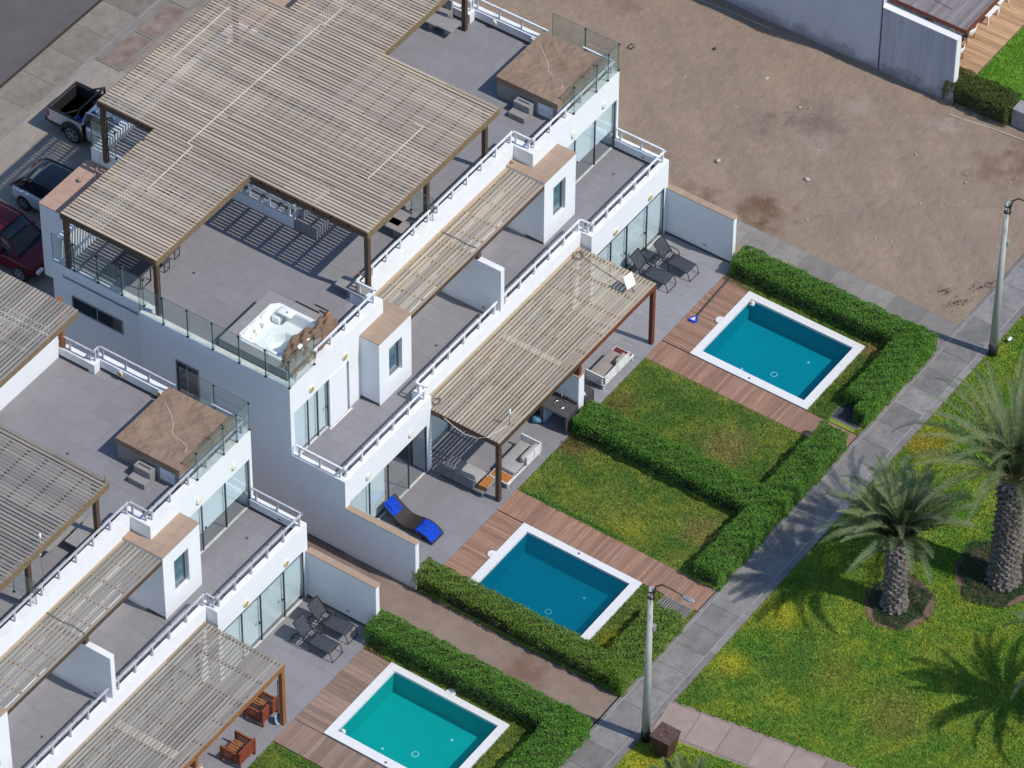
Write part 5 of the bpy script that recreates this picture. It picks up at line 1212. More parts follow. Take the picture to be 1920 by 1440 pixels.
def car(label, x, y, rz, paint, L, Wd, st, cab, wheels, kind='car', roofmat=None):
    C = thing('parked_car', label, kind, (x, y, 0), rz, 'cars parked in the carport')
    part(body_loft(st), 'body', paint, C, True, subsurf=2)
    gl = MB().rings([[(-wb, yy, zb), (wb, yy, zb), (wt, yt, zt), (-wt, yt, zt)] for (yy, wb, zb, yt, wt, zt) in cab])
    part(gl, 'windows', 'dark_glass', C, True, bevel=.02)
    mid = cab[1:-1]
    rf = MB().grid(lambda u, v: (lambda k, f: ((-1+2*u)*(mid[k][4]+(mid[k+1][4]-mid[k][4])*f)*1.0, mid[k][3]+(mid[k+1][3]-mid[k][3])*f, mid[k][5]+(mid[k+1][5]-mid[k][5])*f+.012+.05*math.sin(math.pi*u)))(min(int(v*(len(mid)-1)), len(mid)-2), v*(len(mid)-1)-min(int(v*(len(mid)-1)), len(mid)-2)), 8, 8)
    part(rf, 'roof', roofmat or paint, C, True, solid=.02)
    pl = MB()
    for s in (-1, 1):
        for (a, b) in zip(cab[:-1], cab[1:]): pl.bar((s*(a[4]+.005), a[3], a[5]), (s*(b[4]+.005), b[3], b[5]), .05, .04)
        for cc in (cab[1], cab[-2], cab[len(cab)//2]): pl.bar((s*(cc[1]+.006), cc[0], cc[2]), (s*(cc[4]+.006), cc[3], cc[5]), .05, .05)
        pl.bar((s*(cab[0][1]), cab[0][0], cab[0][2]), (s*cab[0][4], cab[0][3], cab[0][5]), .06, .05); pl.bar((s*(cab[-1][1]), cab[-1][0], cab[-1][2]), (s*cab[-1][4], cab[-1][3], cab[-1][5]), .06, .05)
    part(pl, 'pillar', roofmat or paint, C)
    for (wx, wy, wr) in wheels:
        for s in (-1, 1): wheel(C, s*wx, wy, wr, .23)
    tl = st[0]; hl = st[-1]
    for s in (-1, 1):
        part(MB().box(s*(tl[1]-.28), s*(tl[1]-.02), tl[0]-.02, tl[0]+.14, tl[3]-.22, tl[3]-.06), 'tail_light', 'taillight', C, bevel=.03)
        part(MB().box(s*(hl[1]-.34), s*(hl[1]-.02), hl[0]-.12, hl[0]+.02, hl[3]-.20, hl[3]-.06), 'headlight', 'alu', C, bevel=.03)
        part(body_loft([(cab[-2][0]-.05, .09, cab[-2][2], cab[-2][2]+.12), (cab[-2][0]+.08, .09, cab[-2][2]+.01, cab[-2][2]+.11)]), 'mirror', paint, C).location = (s*(cab[-2][1]+.12), 0, 0)
        part(MB().box(s*(st[2][1]+.004), s*(st[2][1]+.022), -.05, .10, .80, .835).box(s*(st[2][1]+.004), s*(st[2][1]+.022), .75, .90, .80, .835), 'door_handle', paint, C)
    part(MB().box(-.26, .26, tl[0]-.03, tl[0]-.01, tl[2]+.28, tl[2]+.40), 'plate', 'white', C)
    return C
# local y: tail (0 side, negative) to nose (positive); rz = pi puts the tail at the street
wl_ = ((.78, -1.35, .34), (.78, 1.32, .34))
car('white hatchback with dark glass tailgate, between the pickup and the red car', 8.05, 18.75, math.pi, 'whitecar', 4.2, 1.8,
    [(-2.05, .74, .30, .92), (-1.9, .86, .24, .98), (-1.0, .89, .22, .98), (.6, .89, .22, .95), (1.5, .86, .24, .86), (2.0, .74, .30, .70)],
    [(-1.95, .80, .94, -1.45, .62, 1.42), (-1.5, .80, .95, -1.2, .64, 1.48), (-.4, .82, .95, -.2, .66, 1.50), (.5, .82, .93, .25, .65, 1.48), (1.15, .78, .88, .55, .60, 1.40)], wl_, roofmat='dark_glass')
car('dark red car nose-in beneath the white house, cut by the left edge', 5.0, 19.25, math.pi, 'redcar', 4.5, 1.86,
    [(-2.2, .78, .34, 1.0), (-2.0, .90, .28, 1.05), (-1.0, .93, .26, 1.04), (.7, .93, .26, 1.02), (1.7, .90, .28, .96), (2.2, .76, .34, .80)],
    [(-2.1, .82, 1.0, -1.8, .66, 1.58), (-1.7, .82, 1.02, -1.6, .68, 1.63), (-.4, .84, 1.02, -.2, .69, 1.66), (.6, .84, 1.0, .4, .68, 1.63), (1.35, .80, .95, .72, .62, 1.54)], ((.80, -1.35, .36), (.80, 1.42, .36)))
# pickup
C = thing('pickup_truck', 'silver pickup with open dark load bed and black wheel arches', 'pickup', (12.05, 22.14, 0), math.pi, 'cars parked in the carport')
b = MB()
Lb = 1.62; hw = .90
for s in (-1, 1):
    b.add([(s*hw, .0, .58), (s*hw, Lb, .58), (s*hw, Lb, 1.16), (s*hw, .0, 1.16), (s*(hw-.10), 0, .58), (s*(hw-.10), Lb, .58), (s*(hw-.10), Lb, 1.16), (s*(hw-.10), 0, 1.16)], [(0, 1, 2, 3), (7, 6, 5, 4), (3, 2, 6, 7), (0, 3, 7, 4), (1, 5, 6, 2), (0, 4, 5, 1)])
b.box(-hw+.1, hw-.1, 0, .07, .58, 1.14)
part(b, 'bed_side', 'silver', C, bevel=.03)
part(MB().box(-hw-.005, -hw+.12, 0, Lb, 1.155, 1.18).box(hw-.12, hw+.005, 0, Lb, 1.155, 1.18).box(-hw+.12, hw-.12, -.01, .08, 1.135, 1.165), 'bed_cap', 'plastic', C, bevel=.01)
part(MB().box(-hw+.10, hw-.10, .07, Lb, .55, .60).box(-hw+.10, -hw+.13, .07, Lb, .6, 1.13).box(hw-.13, hw-.10, .07, Lb, .6, 1.13).box(-hw+.13, hw-.13, Lb-.04, Lb, .6, 1.14).box(-hw+.13, hw-.13, .07, .10, .6, 1.12), 'bed_liner', 'plastic', C)
lr = MB()
for k in range(14):
    lr.box(-hw+.22+k*.11, -hw+.26+k*.11, .10, .115, .62, 1.10)
part(lr, 'liner_rib', 'plastic', C)
rl = MB()
for s in (-1, 1): rl.tube([(s*(hw-.05), .1, 1.165), (s*(hw-.05), .2, 1.215), (s*(hw-.05), 1.45, 1.215), (s*(hw-.05), 1.55, 1.165)], .02, 6)
rl.tube([(-hw+.12, .04, 1.15), (-hw+.12, .04, 1.20), (hw-.12, .04, 1.20), (hw-.12, .04, 1.15)], .02, 6)
part(rl, 'bed_rail', 'plastic', C, True)
part(MB().tube([(-hw+.06, 1.40, 1.15), (-hw+.14, 1.50, 1.70), (hw-.14, 1.50, 1.70), (hw-.06, 1.40, 1.15)], .05, 8).tube([(-hw+.06, .75, 1.15), (-hw+.14, 1.45, 1.66)], .04, 8).tube([(hw-.06, .75, 1.15), (hw-.14, 1.45, 1.66)], .04, 8), 'roll_bar', 'plastic', C, True)
part(body_loft([(1.64, .90, .34, 1.14), (2.0, .91, .32, 1.14), (3.6, .91, .32, 1.12), (4.6, .90, .34, 1.06), (5.15, .80, .42, .92)]), 'cab_body', 'silver', C, True, subsurf=2)
part(MB().box(-hw+.02, hw-.02, .05, 1.7, .42, .60), 'chassis', 'plastic', C)
cab = [(1.66, .82, 1.10, 1.80, .70, 1.66), (1.95, .83, 1.11, 2.0, .72, 1.74), (2.8, .84, 1.11, 2.8, .73, 1.78), (3.5, .83, 1.10, 3.2, .71, 1.74), (4.05, .80, 1.06, 3.45, .66, 1.66)]
part(MB().rings([[(-wb, yy, zb), (wb, yy, zb), (wt, yt, zt), (-wt, yt, zt)] for (yy, wb, zb, yt, wt, zt) in cab]), 'windows', 'dark_glass', C, True, bevel=.02)
part(MB().grid(lambda u, v: ((-1+2*u)*.71, 1.82+1.62*v, 1.70+.06*math.sin(math.pi*v)+.04*math.sin(math.pi*u)), 8, 8), 'roof', 'silver', C, True, solid=.03)
pl = MB()
for s in (-1, 1):
    for cc in (cab[0], cab[2], cab[4]): pl.bar((s*(cc[1]+.008), cc[0], cc[2]), (s*(cc[4]+.008), cc[3], cc[5]), .07, .06)
    for a_, b_ in zip(cab[:-1], cab[1:]): pl.bar((s*(a_[4]+.006), a_[3], a_[5]), (s*(b_[4]+.006), b_[3], b_[5]), .06, .05)
part(pl, 'pillar', 'silver', C)
for s in (-1, 1):
    for wy in (1.20, 4.30):
        ar = MB(); n = 14
        ar.rings([[(s*(hw-.06), wy+math.cos(a)*q, .45+math.sin(a)*q) for q in (.45, .56)]+[(s*(hw+.06), wy+math.cos(a)*q, .45+math.sin(a)*q) for q in (.54, .45)] for a in np.linspace(-.25, math.pi+.25, n)])
        part(ar, 'wheel_arch', 'plastic', C)
        wheel(C, s*(hw-.10), wy, .43, .28)
    part(MB().box(s*(hw-.14), s*(hw+.006), -.015, .13, .78, 1.10), 'tail_light', 'taillight', C, bevel=.02)
    part(MB().box(s*(hw+.004), s*(hw+.03), 2.35, 2.52, .92, .96), 'door_handle', 'plastic', C); part(MB().box(s*(hw+.0), s*(hw+.24), 3.42, 3.52, 1.10, 1.30), 'mirror', 'plastic', C, bevel=.03)
part(MB().box(-.85, .85, -.16, .02, .44, .58), 'rear_bumper', 'plastic', C, bevel=.02)
for k, (x_, y_, lb) in enumerate(((11.62, 21.10, 'bright blue crate in the pickup load bed, the smaller one'), (11.72, 20.80, 'bright blue crate in the pickup load bed, the longer one'))):
    o = tag(part(MB().box(-.13, .13+.06*k, -.10, .10, 0, .22), 'blue_crate', 'bluebox', None, bevel=.015), lb, 'crate', 'blue crates in the pickup bed'); o.location = (x_, y_, .605); o.rotation_euler = (0, 0, .1-.2*k)

# ------------------------------------------------------------------ street lamps, bin
def lamp_post(label, x, y):
    L = thing('street_lamp', label, 'street lamp', (x, y, 0), 0, 'street lamps along the path')
    part(MB().tube([(0, 0, 0), (0, 0, 7.5)], .155, 18, .085), 'post', 'pole', L, True)
    part(MB().tube([(0, 0, 0), (0, 0, .55)], .162, 18, .160), 'painted_foot', 'black', L, True)
    part(MB().tube([(.02, -.09, 6.9), (.02, -.12, 7.25), (.02, -.18, 7.65), (.02, -.40, 7.88), (.02, -.75, 7.90), (.02, -1.22, 7.86)], .030, 8), 'arm', 'beam', L, True)
    hd = MB(); n = 12
    hd.rings([[(.02+math.cos(t*2*math.pi/n)*r_, yy, 7.84+math.sin(t*2*math.pi/n)*r_*.55) for t in range(n)] for yy, r_ in ((-1.16, .04), (-1.26, .075), (-1.46, .095), (-1.62, .075), (-1.68, .03))])
    h = part(hd, 'lamp_head', 'alug', L, True); part(MB().box(-.07, .11, -1.58, -1.28, 7.775, 7.80), 'lamp_glass', 'lamp_glass', h)
    for zz in (7.05, 7.35): part(MB().tube([(0, 0, zz-.03), (0, 0, zz+.03)], .105, 14), 'band', 'black', L); 
    part(MB().box(-.14, -.07, -.05, .05, 7.1, 7.2).box(.06, .14, -.12, .0, 6.95, 7.05), 'bracket', 'beam', L)
    part(MB().tube([(.135, -.05, 0.6), (.10, -.04, 5.5)], .012, 5), 'conduit', 'cable', L)
    part(MB().box(.02, .20, -.16, -.02, 5.4, 5.65), 'junction_box', 'alug', L, bevel=.02)
    return L
lamp_post('concrete lamp post beside the path, between the rusty bin and the hedge corner', -1.13, -13.24); lamp_post('concrete lamp post at the path by the sand lot, behind the palms', 21.37, -13.23)
Bn = thing('litter_bin', 'rusty square litter bin tapering downwards, with a round hole in its lid', 'bin', (-1.26, -14.10, 0), math.radians(0))
q = .37; p_ = .24
part(MB().rings([[(-p_, -p_, 0), (p_, -p_, 0), (p_, p_, 0), (-p_, p_, 0)], [(-q, -q, .98), (q, -q, .98), (q, q, .98), (-q, q, .98)]]), 'bin_body', 'rust', Bn, bevel=.006)
ld = MB(); n = 24; ring = [(math.cos(t*2*math.pi/n), math.sin(t*2*math.pi/n)) for t in range(n)]
sq = [(max(-1, min(1, c*1.42)), max(-1, min(1, s*1.42))) for c, s in ring]
qq = q+.015
ld.rings([[(x*.085, y*.085, .96) for x, y in ring], [(x*.085, y*.085, 1.005) for x, y in ring], [(x*qq, y*qq, 1.005) for x, y in sq], [(x*qq, y*qq, .975) for x, y in sq]], False, False)
part(ld, 'bin_lid', 'rust_top', Bn); part(MB().cyl(0, 0, .90, .955, .084, 20), 'bin_hole', 'black', Bn)
sp = thing('garden_spotlight', 'small white spotlight in the grass beside the far lamp post', 'spotlight', (22.26, -13.39, 0)); part(MB().tube([(0, 0, 0), (0, 0, .12)], .02, 6), 'spike', 'black', sp); part(MB().tube([(-.06, 0, .14), (.08, -.04, .2)], .06, 10), 'lamp', 'white', sp)

# ------------------------------------------------------------------ palms
FROND_ME = []
def frond_mesh(L, droop, seed, mat, n=56, ll=.46):
    r_ = random.Random(seed); mb_l = []; pts = []
    ang = 0.0; p = Vector((0, 0, 0)); st = L/24
    for k in range(25):
        pts.append(p.copy()); a = -droop*(k/24)**1.7; p = p+Vector((math.cos(a)*st, 0, math.sin(a)*st))
    def at(t):
        f = t*24; i = min(int(f), 23); return pts[i]+(pts[i+1]-pts[i])*(f-i), (pts[i+1]-pts[i]).normalized()
    co = []
    for k in range(n):
        t = .10+.90*k/(n-1); q, d = at(t); up = Vector((-d.z, 0, d.x))
        ln = ll*(math.sin(math.pi*min(1, (t*.86+.12)))**.55)*(1-.25*t)
        for s in (-1, 1):
            for rep in range(1):
                out = Vector((0, s, 0)); lift = .40+r_.uniform(-.2, .2); fw = .75+.75*t+r_.uniform(-.12, .12)
                dr = (out*1.0+d*fw+up*lift).normalized(); w_ = .034*(1.1-.5*t)
                tip = q+dr*ln*r_.uniform(.85, 1.1)+Vector((0, 0, -.10*ln*r_.random())); m = q+dr*ln*.55+up*.01
                sd = d*w_
                co += [q-sd*.6, q+sd*.6, m+sd, m-sd*.8]; co += [m-sd*.8, m+sd, tip+sd*.1, tip-sd*.1]
    co = np.array([tuple(c) for c in co]); me = np_mesh('frond', co, 4, mat)
    return me, pts
def palm(label, x, y, th, tr, fl, nf, crown_tilt, droop, mat='frond', seed=1, elev=(0.15, 1.45), show_trunk=True, base=None):
    r_ = random.Random(seed); P_ = thing('palm_tree', label, 'palm', (x, y, 0), 0, 'date palms in the park lawn')
    # trunk: core, and rows of old leaf bases standing proud of it
    t = MB(); t.rings([[(math.cos(a)*rr+crown_tilt[0]*z/th, math.sin(a)*rr+crown_tilt[1]*z/th, z) for a in np.linspace(0, 2*math.pi, 18, endpoint=False)] for z, rr in [(0, tr*1.25), (.2, tr*1.12), (.5, tr), (th*.5, tr*.92), (th*.85, tr*.95), (th, tr*.7)]])
    trunk = part(t, 'trunk', 'bark', P_, True)
    bs = MB(); rows = int(th/.14)
    for k in range(rows):
        z = .06+k*.14; rr = tr*(1.22-.5*z if z < .5 else 1.0-.08*min(1, z/th))
        nn = max(9, int(2*math.pi*rr/.25))
        for j in range(nn):
            a = (j+.5*(k % 2))*2*math.pi/nn+r_.uniform(-.06, .06); c, s = math.cos(a), math.sin(a); w_ = rr*math.pi/nn*.86*r_.uniform(.8, 1.1); o = rr+r_.uniform(.03, .10)+(.06 if z > th*.8 else 0)
            ox, oy = crown_tilt[0]*z/th, crown_tilt[1]*z/th
            def pt(rad, tang, zz): return (c*rad-s*tang+ox, s*rad+c*tang+oy, zz)
            z1 = z+r_.uniform(.06, .12)
            bs.add([pt(rr*.9, -w_, z-.02), pt(rr*.9, w_, z-.02), pt(rr*.9, w_*.7, z1), pt(rr*.9, -w_*.7, z1), pt(o, -w_*.55, z+.045), pt(o, w_*.55, z+.045), pt(o-.01, w_*.4, z1+.02), pt(o-.01, -w_*.4, z1+.02)],
                   [(4, 5, 6, 7), (0, 1, 5, 4), (1, 2, 6, 5), (2, 3, 7, 6), (3, 0, 4, 7)])
    stuff(part(bs, 'leaf_base', 'bark2', P_))
    cr = bpy.data.objects.new('crown', None); COL.objects.link(cr); cr.parent = P_; cr.location = (crown_tilt[0], crown_tilt[1], th-.05); cr.empty_display_size = .2
    var = [frond_mesh(fl*s, droop*d_, seed*10+i, mat) for i, (s, d_) in enumerate(((1, .8), (.94, 1.1), (1.05, 1.4), (.88, .5)))]
    rme = [MB().tube(pts, .030, 5, .006).mesh('rachis', 'rachis') for _, pts in var]
    for k in range(nf):
        u = (k+.5)/nf; el = elev[1]-(elev[1]-elev[0])*(u**.85)+r_.uniform(-.12, .12); az = k*2.399963+r_.uniform(-.2, .2)
        i = (2 if u > .72 else 0 if u > .4 else 1 if u > .2 else 3); i = i if r_.random() < .75 else r_.randrange(4)
        o = obj('frond', var[i][0], cr); o.rotation_mode = 'XYZ'
        o.rotation_euler = (r_.uniform(-.5, .5), -el, az); o.location = (math.cos(az)*tr*.35*u, math.sin(az)*tr*.35*u, .10-.12*u)
        obj('rachis', rme[i], o)
    return P_
palm('short date palm with grey scaly trunk in a round bed beside the path', 8.84, -16.86, 3.25, .38, 3.15, 44, (-.05, .05), 1.25, seed=3, elev=(.88, 1.52))
palm('tall thick date palm at the right edge of the photo', 12.05, -19.30, 5.0, .50, 4.7, 44, (0, 0), 1.25, seed=5, elev=(.75, 1.5))
palm('date palm at the lower right corner, only frond tips and shadow in view', 7.85, -25.0, 3.5, .45, 3.2, 26, (0, 0), 1.1, 'frond', seed=8, elev=(.3, 1.35))
palm('low young palm at the bottom edge in front of the rusty bin', -2.7, -15.9, .25, .16, 1.75, 22, (0, 0), .9, 'frond_y', seed=12, elev=(.15, 1.2))

# ------------------------------------------------------------------ hedges: twigs inside, many small leaves outside
def leaves(pts, nrm, size, jit, n_seed, flat=.35):
    """two-triangle leaves at pts, roughly facing nrm"""
    g = np.random.default_rng(n_seed); k = len(pts)
    nn = nrm+g.normal(0, jit, (k, 3)); nn /= np.linalg.norm(nn, axis=1, keepdims=True)+1e-9
    t = g.normal(0, 1, (k, 3)); t[:, 2] += .5; t -= (t*nn).sum(1, keepdims=True)*nn; t /= np.linalg.norm(t, axis=1, keepdims=True)+1e-9
    b = np.cross(nn, t); L = size*g.uniform(.6, 1.3, (k, 1)); w_ = L*flat
    a = pts-t*L*.5; m1 = pts+b*w_*.5+nn*L*.10; m2 = pts-b*w_*.5+nn*L*.10; e = pts+t*L*.5
    return np.stack([a, m1, e, m2], 1).reshape(-1, 3)
def hedge(label, boxes, h, mat, seed, dens=1350, bare=()):
    cx, cy = boxes[0][0], boxes[0][2]
    Hd = thing('hedge', label, 'hedge', (cx, cy, 0), 0, 'clipped garden hedges'); g = np.random.default_rng(seed)
    tw = MB(); P_, N_ = [], []
    for bi, (x0, x1, y0, y1) in enumerate(boxes):
        tw.box(x0-cx+.16, x1-cx-.16, y0-cy+.16+.003*bi, y1-cy-.16, 0, h-.13-.003*bi)
        W_, D_ = x1-x0, y1-y0
        def inside_other(p):
            m = np.zeros(len(p), bool)
            for k, (a0, a1, b0, b1) in enumerate(boxes):
                if k != bi: m |= (p[:, 0] > a0+.12) & (p[:, 0] < a1-.12) & (p[:, 1] > b0+.12) & (p[:, 1] < b1-.12) & (p[:, 2] < h-.12)
            return m
        for face, area in (('t', W_*D_), ('x0', D_*h), ('x1', D_*h), ('y0', W_*h), ('y1', W_*h)):
            n = int(area*dens*(1.25 if face == 't' else .8))
            u, v = g.uniform(0, 1, n), g.uniform(0, 1, n); dep = np.abs(g.normal(0, .075, n))-.03
            if face == 't': p = np.stack([x0+W_*u, y0+D_*v, h-dep], 1); nr = np.tile((0, 0, 1.), (n, 1))
            elif face[0] == 'x': s = -1 if face == 'x0' else 1; p = np.stack([np.full(n, x0 if s < 0 else x1)-s*dep, y0+D_*u, h*v], 1); nr = np.tile((s, 0, .35), (n, 1))
            else: s = -1 if face == 'y0' else 1; p = np.stack([x0+W_*u, np.full(n, y0 if s < 0 else y1)-s*dep, h*v], 1); nr = np.tile((0, s, .35), (n, 1))
            # lumpy outline: push in and out along the face and round the top edges
            lump = .035*np.sin(p[:, 0]*5.1+1.3*np.sin(p[:, 1]*3.7))+.03*np.sin(p[:, 1]*6.3+p[:, 2]*7+2*np.sin(p[:, 0]*2.9))+.03*np.sin(p[:, 0]*13+p[:, 1]*11+p[:, 2]*9)
            p += nr*lump[:, None]
            ed = np.clip((p[:, 2]-(h-.16))/.16, 0, 1); cxm, cym = (x0+x1)/2, (y0+y1)/2
            if face != 't': p[:, 0] -= ed**2*.10*np.sign(p[:, 0]-cxm)*(face[0] == 'x'); p[:, 1] -= ed**2*.10*np.sign(p[:, 1]-cym)*(face[0] == 'y')
            else:
                dx_ = np.minimum(p[:, 0]-x0, x1-p[:, 0]); dy_ = np.minimum(p[:, 1]-y0, y1-p[:, 1]); p[:, 2] -= np.clip(.16-np.minimum(dx_, dy_), 0, .16)**2*3.5
            keep = ~inside_other(p)
            if face == 'x0': keep &= g.uniform(0, 1, n) < np.clip(.30+1.1*(p[:, 2]/h-.35), .28, 1)  # leaves thinned low here: bare twigs, and a darker shaded side
            for (bx, by, br) in bare:
                dd = np.hypot(p[:, 0]-bx, p[:, 1]-by); keep &= ~((dd < br) & (g.uniform(0, 1, n) < .75) & (face == 'x0'))
            P_.append(p[keep]); N_.append(nr[keep])
    # stray shoots
    P_ = np.concatenate(P_); N_ = np.concatenate(N_)
    idx = g.choice(len(P_), len(P_)//40); sh = P_[idx]+N_[idx]*g.uniform(.04, .13, (len(idx), 1)); P_ = np.concatenate([P_, sh]); N_ = np.concatenate([N_, N_[idx]])
    P_ = P_-np.array([cx, cy, 0]); P_[:, 2] = np.maximum(P_[:, 2], .02)
    part(tw, 'branches', 'twig', Hd)
    stuff(obj('foliage', np_mesh('foliage', leaves(P_, N_, .078, .70, seed+1), 4, mat), Hd))
    return Hd
hedge('long green L-shaped hedge along the side walk and the sand lot', [(19.34, 20.40, -11.46, -3.22), (16.05, 20.40, -11.48, -10.28), (15.50, 16.3, -11.50, -10.95)], .85, 'leaf', 31)
hedge('green T-shaped hedge dividing the two middle lawns', [(9.24, 10.42, -11.4, -3.12), (5.92, 9.4, -11.52, -10.48), (10.2, 14.30, -11.50, -10.42)], .88, 'leaf', 32)
hedge('yellow-green hedge along the sandy alley beside the deep blue pool', [(-.04, .94, -11.46, -2.82), (-.04, 3.70, -11.52, -10.28)], .82, 'leaf_b', 33, bare=((.02, -5.2, .9), (.02, -6.3, .5)))
hedge('green hedge along the sandy alley beside the turquoise pool', [(-3.02, -2.0, -11.55, -2.95), (-6.3, -2.0, -11.62, -10.38)], .88, 'leaf', 34)
hedge('low brown-topped hedge before the neighbouring lawn at the top right', [(32.10, 33.25, -7.3, -4.55)], .95, 'leaf_n', 35)
def ground_cover(label, cx, cy, rx, ry, seed, skip=.5):
    g = np.random.default_rng(seed); n = int(rx*ry*math.pi*1500); a = g.uniform(0, 2*math.pi, n); r_ = np.sqrt(g.uniform(0, 1, n))
    wob = 1+.10*np.sin(3*a+seed)+.06*np.sin(7*a); p = np.stack([cx+np.cos(a)*r_*rx*wob, cy+np.sin(a)*r_*ry*wob, g.uniform(.03, .13, n)], 1)
    p = p[np.hypot(p[:, 0]-cx, p[:, 1]-cy) > skip]
    o = stuff(obj('ground_cover', np_mesh('ground_cover', leaves(p, np.tile((0, 0, 1.), (len(p), 1)), .075, .55, seed), 4, 'leaf_c'))); o['label'] = label; o['category'] = 'ground cover'; return o
ground_cover('low dark green plants in the round bed under the short palm', 9.0, -16.92, 1.12, 1.02, 41, .40)
ground_cover('low dark green plants in the bed under the tall palm', 12.2, -19.0, 1.55, 1.45, 42, .5)
ground_cover('low dark green plants under the palm at the lower right corner', 7.85, -24.9, 1.5, 1.6, 43, .4)
for nm, cx, cy, rx, ry in (('palm_bed', 9.05, -16.92, 1.34, 1.20), ('palm_bed', 12.2, -19.0, 1.62, 1.52), ('palm_bed', 7.85, -24.9, 1.6, 1.7)):
    structure(nm, MB().prism([(cx+math.cos(a)*rx*(1+.06*math.sin(5*a)), cy+math.sin(a)*ry*(1+.05*math.sin(4*a+1))) for a in np.linspace(0, 2*math.pi, 36, endpoint=False)], -.05, .006), 'soil')

# ------------------------------------------------------------------ grass blades
def grass_blades(name, rects, mat, dens, h, seed, label, holes=()):
    g = np.random.default_rng(seed); out = []
    for (x0, x1, y0, y1) in rects:
        n = int((x1-x0)*(y1-y0)*dens); x, y = g.uniform(x0, x1, n), g.uniform(y0, y1, n)
        k = np.ones(n, bool)
        for (cx, cy, rx, ry) in holes: k &= ((x-cx)/rx)**2+((y-cy)/ry)**2 > 1
        out.append(np.stack([x[k], y[k]], 1))
    p = np.concatenate(out); n = len(p)
    clump = .55+.45*np.sin(p[:, 0]*9+3*np.sin(p[:, 1]*7))*np.sin(p[:, 1]*8+2*np.sin(p[:, 0]*5))
    a = g.uniform(0, 2*math.pi, n); hh = h*g.uniform(.5, 1.2, n)*(.7+.5*clump); ln = g.uniform(.3, 1.1, n)*hh; w_ = .011+.008*g.uniform(0, 1, n)
    b0 = np.stack([p[:, 0]-np.sin(a)*w_, p[:, 1]+np.cos(a)*w_, np.full(n, -.008)], 1); b1 = np.stack([p[:, 0]+np.sin(a)*w_, p[:, 1]-np.cos(a)*w_, np.full(n, -.008)], 1)
    tp = np.stack([p[:, 0]+np.cos(a)*ln, p[:, 1]+np.sin(a)*ln, hh], 1)
    o = stuff(obj(name, np_mesh(name, np.stack([b0, b1, tp], 1).reshape(-1, 3), 3, mat))); o['label'] = label; o['category'] = 'grass'; return o
pr = [(x, x+1, y, y+1) for x in range(1, 17) for y in range(-26, -14) if True]
park = [(.87+.158*max(0, -13.085-y), 16.5, y-.5, y) for y in np.arange(-13.10, -25.6, -.5)]+[(16.5, 24.5, -17, -13.1)]
grass_blades('grass_blades', park, 'grass_park', 1400, .065, 51, 'short green and yellow grass of the park lawn', ((9.05, -16.92, 1.25, 1.12), (12.2, -19.0, 1.55, 1.45)))
grass_blades('grass_blades', [(-6, -.77+.158*(-13.085-y), y-.25, y) for y in np.arange(-13.10, -17.5, -.25)], 'grass_park', 1500, .055, 52, 'yellowish grass around the rusty bin and the young palm')
grass_blades('grass_blades', [(10.36, 13.96, -10.55, -3.10)], 'grass_gard', 1900, .05, 53, 'patchy garden grass between the T-shaped hedge and the far pool deck')
grass_blades('grass_blades', [(5.98, 9.34, -10.65, -3.10)], 'grass_gard', 1900, .05, 54, 'patchy garden grass between the T-shaped hedge and the deep blue pool deck')
grass_blades('grass_blades', [(15.14, 16.2, -11.44, -11.26), (16.45, 16.7, -11.44, -10.2), (15.14, 19.5, -10.2, -9.30), (19.06, 19.45, -9.3, -3.1)], 'grass_gard', 1900, .06, 55, 'narrow grass strip around the pool beside the sand lot')
grass_blades('grass_blades', [(.86, 4.70, -10.12, -9.2), (3.4, 3.58, -11.44, -10.1), (3.4, 4.72, -11.44, -11.28)], 'grass_gard', 1900, .06, 56, 'small yellowing grass patch in front of the deep blue pool')
grass_blades('grass_blades', [(-3.22, -2.9, -10.5, -3.1), (-7.2, -2.9, -10.5, -9.2)], 'grass_gard', 1900, .06, 57, 'narrow grass strip around the turquoise pool')
grass_blades('grass_blades', [(-12, -8.42, -6.5, -3.12)], 'grass_gard', 1900, .06, 58, 'grass beside the red armchairs at the bottom edge')
def edge_weeds(label, pts, seed, mat='leaf', w_=.12, dens=260, size=.08):
    g = np.random.default_rng(seed); P_ = []
    for (x0, y0, x1, y1) in pts:
        n = int(math.hypot(x1-x0, y1-y0)*dens); t = g.uniform(0, 1, n); P_.append(np.stack([x0+(x1-x0)*t+g.normal(0, w_, n), y0+(y1-y0)*t+g.normal(0, w_, n), np.abs(g.normal(.04, .05, n))], 1))
    p = np.concatenate(P_); o = stuff(obj('ground_cover', np_mesh('ground_cover', leaves(p, np.tile((0, 0, 1.), (len(p), 1)), size, .6, seed), 4, mat))); o['label'] = label; o['category'] = 'ground cover'
edge_weeds('bright green creeping plants along the brown deck edge of the middle lawn', [(6.05, -3.2, 6.05, -7.5)], 61, 'leaf', .07)
edge_weeds('dry reddish weeds at the patio corner by the dark counter', [(8.7, -3.25, 9.4, -3.5), (9.0, -3.6, 9.5, -3.9)], 62, 'leaf_n', .16, 420, .07)

